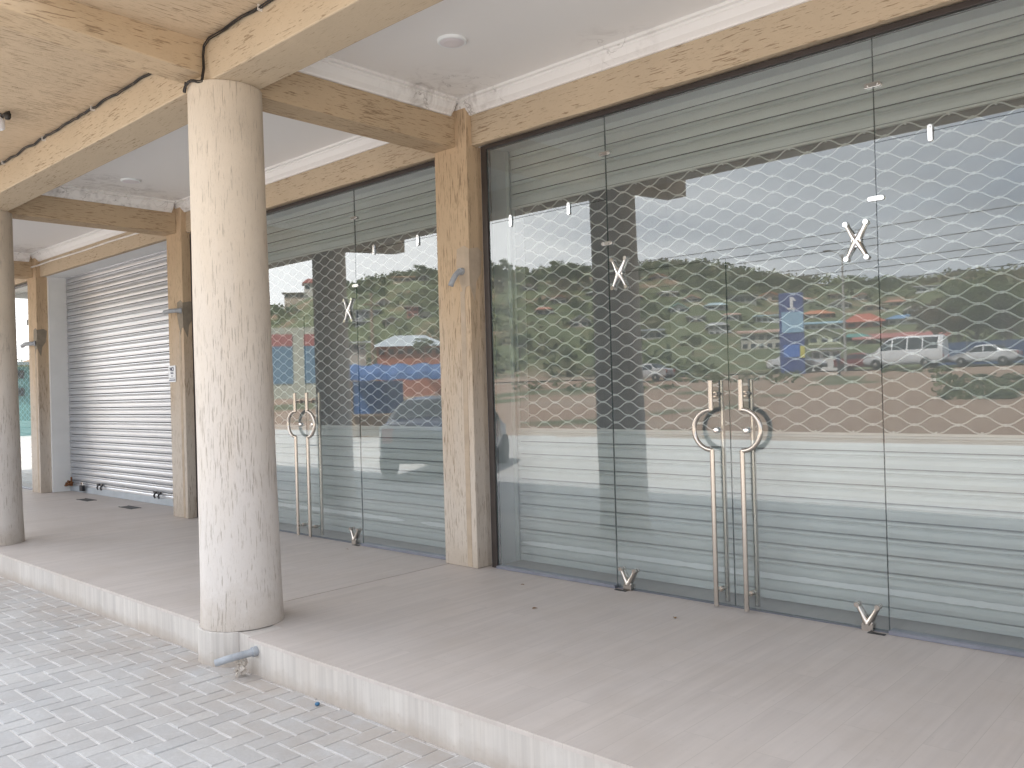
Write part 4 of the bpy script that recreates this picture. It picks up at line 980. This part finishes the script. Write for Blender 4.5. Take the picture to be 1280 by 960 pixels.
for _ in range(9000):
    if cnt>1500: break
    r=math.sqrt(R.uniform(86**2,(RR+6)**2)); px=R.uniform(250,1420); a=az(px); x=CX+r*math.cos(a); y=-CY+r*math.sin(a)
    if y>-74: continue
    z=H(x,y); q=topx((x,y,z)); qt=topx((x,y,z+3.0)); ok=True
    for (hx,hb,hw_,hh,hr) in keep:
        if abs(q[0]-hx)<hw_/2+5 and r<hr+2 and q[1]>hb-hh-2 and qt[1]<hb-1: ok=False; break
        if abs(q[0]-hx)<hw_/2+3 and hr-1<r<hr+hw_*.14*hr/140+2: ok=False; break
    if not ok or noise.noise(Vector((x*.035,y*.035,0)))<-.28: continue
    rad=R.uniform(.8,2.0); leaves(V,F,T,(x,y,z+rad*.5),rad,26,.42,.8,R.uniform(-.2,.8)); cnt+=1
o=leafobj('woodland',V,F,T,M['wood']); tag(o,'dense green bushes and scrub covering the far hillside','woodland',kind='stuff')
V,F,T=[],[],[]
def patch(pxa,pxb,pya,pyb,n,size,rad):
    for _ in range(n):
        px=R.uniform(pxa,pxb); py=R.uniform(pya,pyb); r=hit(px,py,18.,80.); p=W(px,py,r)
        if p.y<-57: continue
        leaves(V,F,T,(p.x,p.y,H(p.x,p.y)+rad*.3),R.uniform(.5,1.2)*rad,16,size,.5,R.uniform(0,.6))
patch(840,1010,464,480,110,.12,.45); patch(1170,1300,474,503,170,.1,.4); patch(420,560,500,530,70,.08,.35); patch(640,860,466,490,90,.12,.4); patch(1100,1190,462,468,30,.12,.35)
o=leafobj('weeds',V,F,T,M['wood']); tag(o,'patches of weeds and low scrub on the bare dirt lot','weeds',kind='stuff')
#STREET_END
# ------------------------------------------------------------------ light
w=bpy.data.worlds.new('World'); sc.world=w; w.use_nodes=True; nt=w.node_tree; nt.nodes.clear()
def N_(t,**k):
    o=nt.nodes.new(t)
    for a,b in k.items(): setattr(o,a,b)
    return o
SE,SA=math.radians(57),math.radians(8)      # sun stands behind the building
sky=N_('ShaderNodeTexSky',sky_type='NISHITA',sun_disc=False,sun_elevation=SE,sun_rotation=SA); sky.dust_density=2; sky.air_density=1
tc=N_('ShaderNodeTexCoord'); sep=N_('ShaderNodeSeparateXYZ'); nt.links.new(tc.outputs['Generated'],sep.inputs[0])
def mth(op,a,b=0.,clamp=False):
    n=N_('ShaderNodeMath',operation=op,use_clamp=clamp)
    for i,v in ((0,a),(1,b)):
        if isinstance(v,(int,float)): n.inputs[i].default_value=v
        else: nt.links.new(v,n.inputs[i])
    return n.outputs[0]
zz=mth('ADD',mth('MAXIMUM',sep.outputs[2],0.),.16)
cv=N_('ShaderNodeCombineXYZ'); nt.links.new(mth('DIVIDE',sep.outputs[0],zz),cv.inputs[0]); nt.links.new(mth('DIVIDE',sep.outputs[1],zz),cv.inputs[1])
def nz(scale,detail,loc,rough=.55):
    mp=N_('ShaderNodeMapping'); mp.inputs['Location'].default_value=loc; nt.links.new(cv.outputs[0],mp.inputs[0])
    n=N_('ShaderNodeTexNoise'); nt.links.new(mp.outputs[0],n.inputs['Vector']); n.inputs['Scale'].default_value=scale; n.inputs['Detail'].default_value=detail; n.inputs['Roughness'].default_value=rough; n.inputs['Distortion'].default_value=.3
    return n.outputs[0]
def rmp(f,stops):
    r=N_('ShaderNodeValToRGB'); e=r.color_ramp.elements
    while len(e)<len(stops): e.new(.5)
    for q,(p,c) in zip(e,stops): q.position=p; q.color=(c,c,c,1) if isinstance(c,float) else (*c,1)
    nt.links.new(f,r.inputs[0]); return r.outputs[0]
cov=rmp(nz(.55,8,(2.2,1.3,0)),[(.33,.45),(.5,1.)])
sh=mth('ADD',mth('MULTIPLY',nz(.7,8,(7,3,0)),1.1),mth('MULTIPLY',mth('MINIMUM',sep.outputs[0],.25),-.55))
shade=rmp(sh,[(.50,(3.3,3.5,3.85)),(.78,(5.6,5.9,6.3)),(1.0,(9.6,9.6,9.5))])
mx=N_('ShaderNodeMix',data_type='RGBA'); nt.links.new(cov,mx.inputs[0]); nt.links.new(sky.outputs[0],mx.inputs[6]); nt.links.new(shade,mx.inputs[7])
bg=N_('ShaderNodeBackground'); bg.inputs['Strength'].default_value=.15; nt.links.new(mx.outputs[2],bg.inputs[0])
wo=N_('ShaderNodeOutputWorld'); nt.links.new(bg.outputs[0],wo.inputs[0])
L=bpy.data.lights.new('sun','SUN'); L.energy=3.6; L.angle=math.radians(1.5); L.color=(1,.95,.89)
lo=bpy.data.objects.new('sun',L); col.objects.link(lo)
sd=Vector((math.sin(SA)*math.cos(SE),math.cos(SA)*math.cos(SE),math.sin(SE)))
lo.rotation_euler=sd.to_track_quat('Z','Y').to_euler(); lo.location=(0,10,20)
sc.view_settings.view_transform='Standard'; sc.view_settings.look='None'; sc.view_settings.exposure=1.73; sc.view_settings.gamma=1
cy=sc.cycles; cy.use_denoising=True; cy.max_bounces=8; cy.diffuse_bounces=5; cy.glossy_bounces=4; cy.transparent_max_bounces=16; cy.transmission_bounces=4
cy.caustics_reflective=False; cy.caustics_refractive=False; cy.sample_clamp_indirect=8
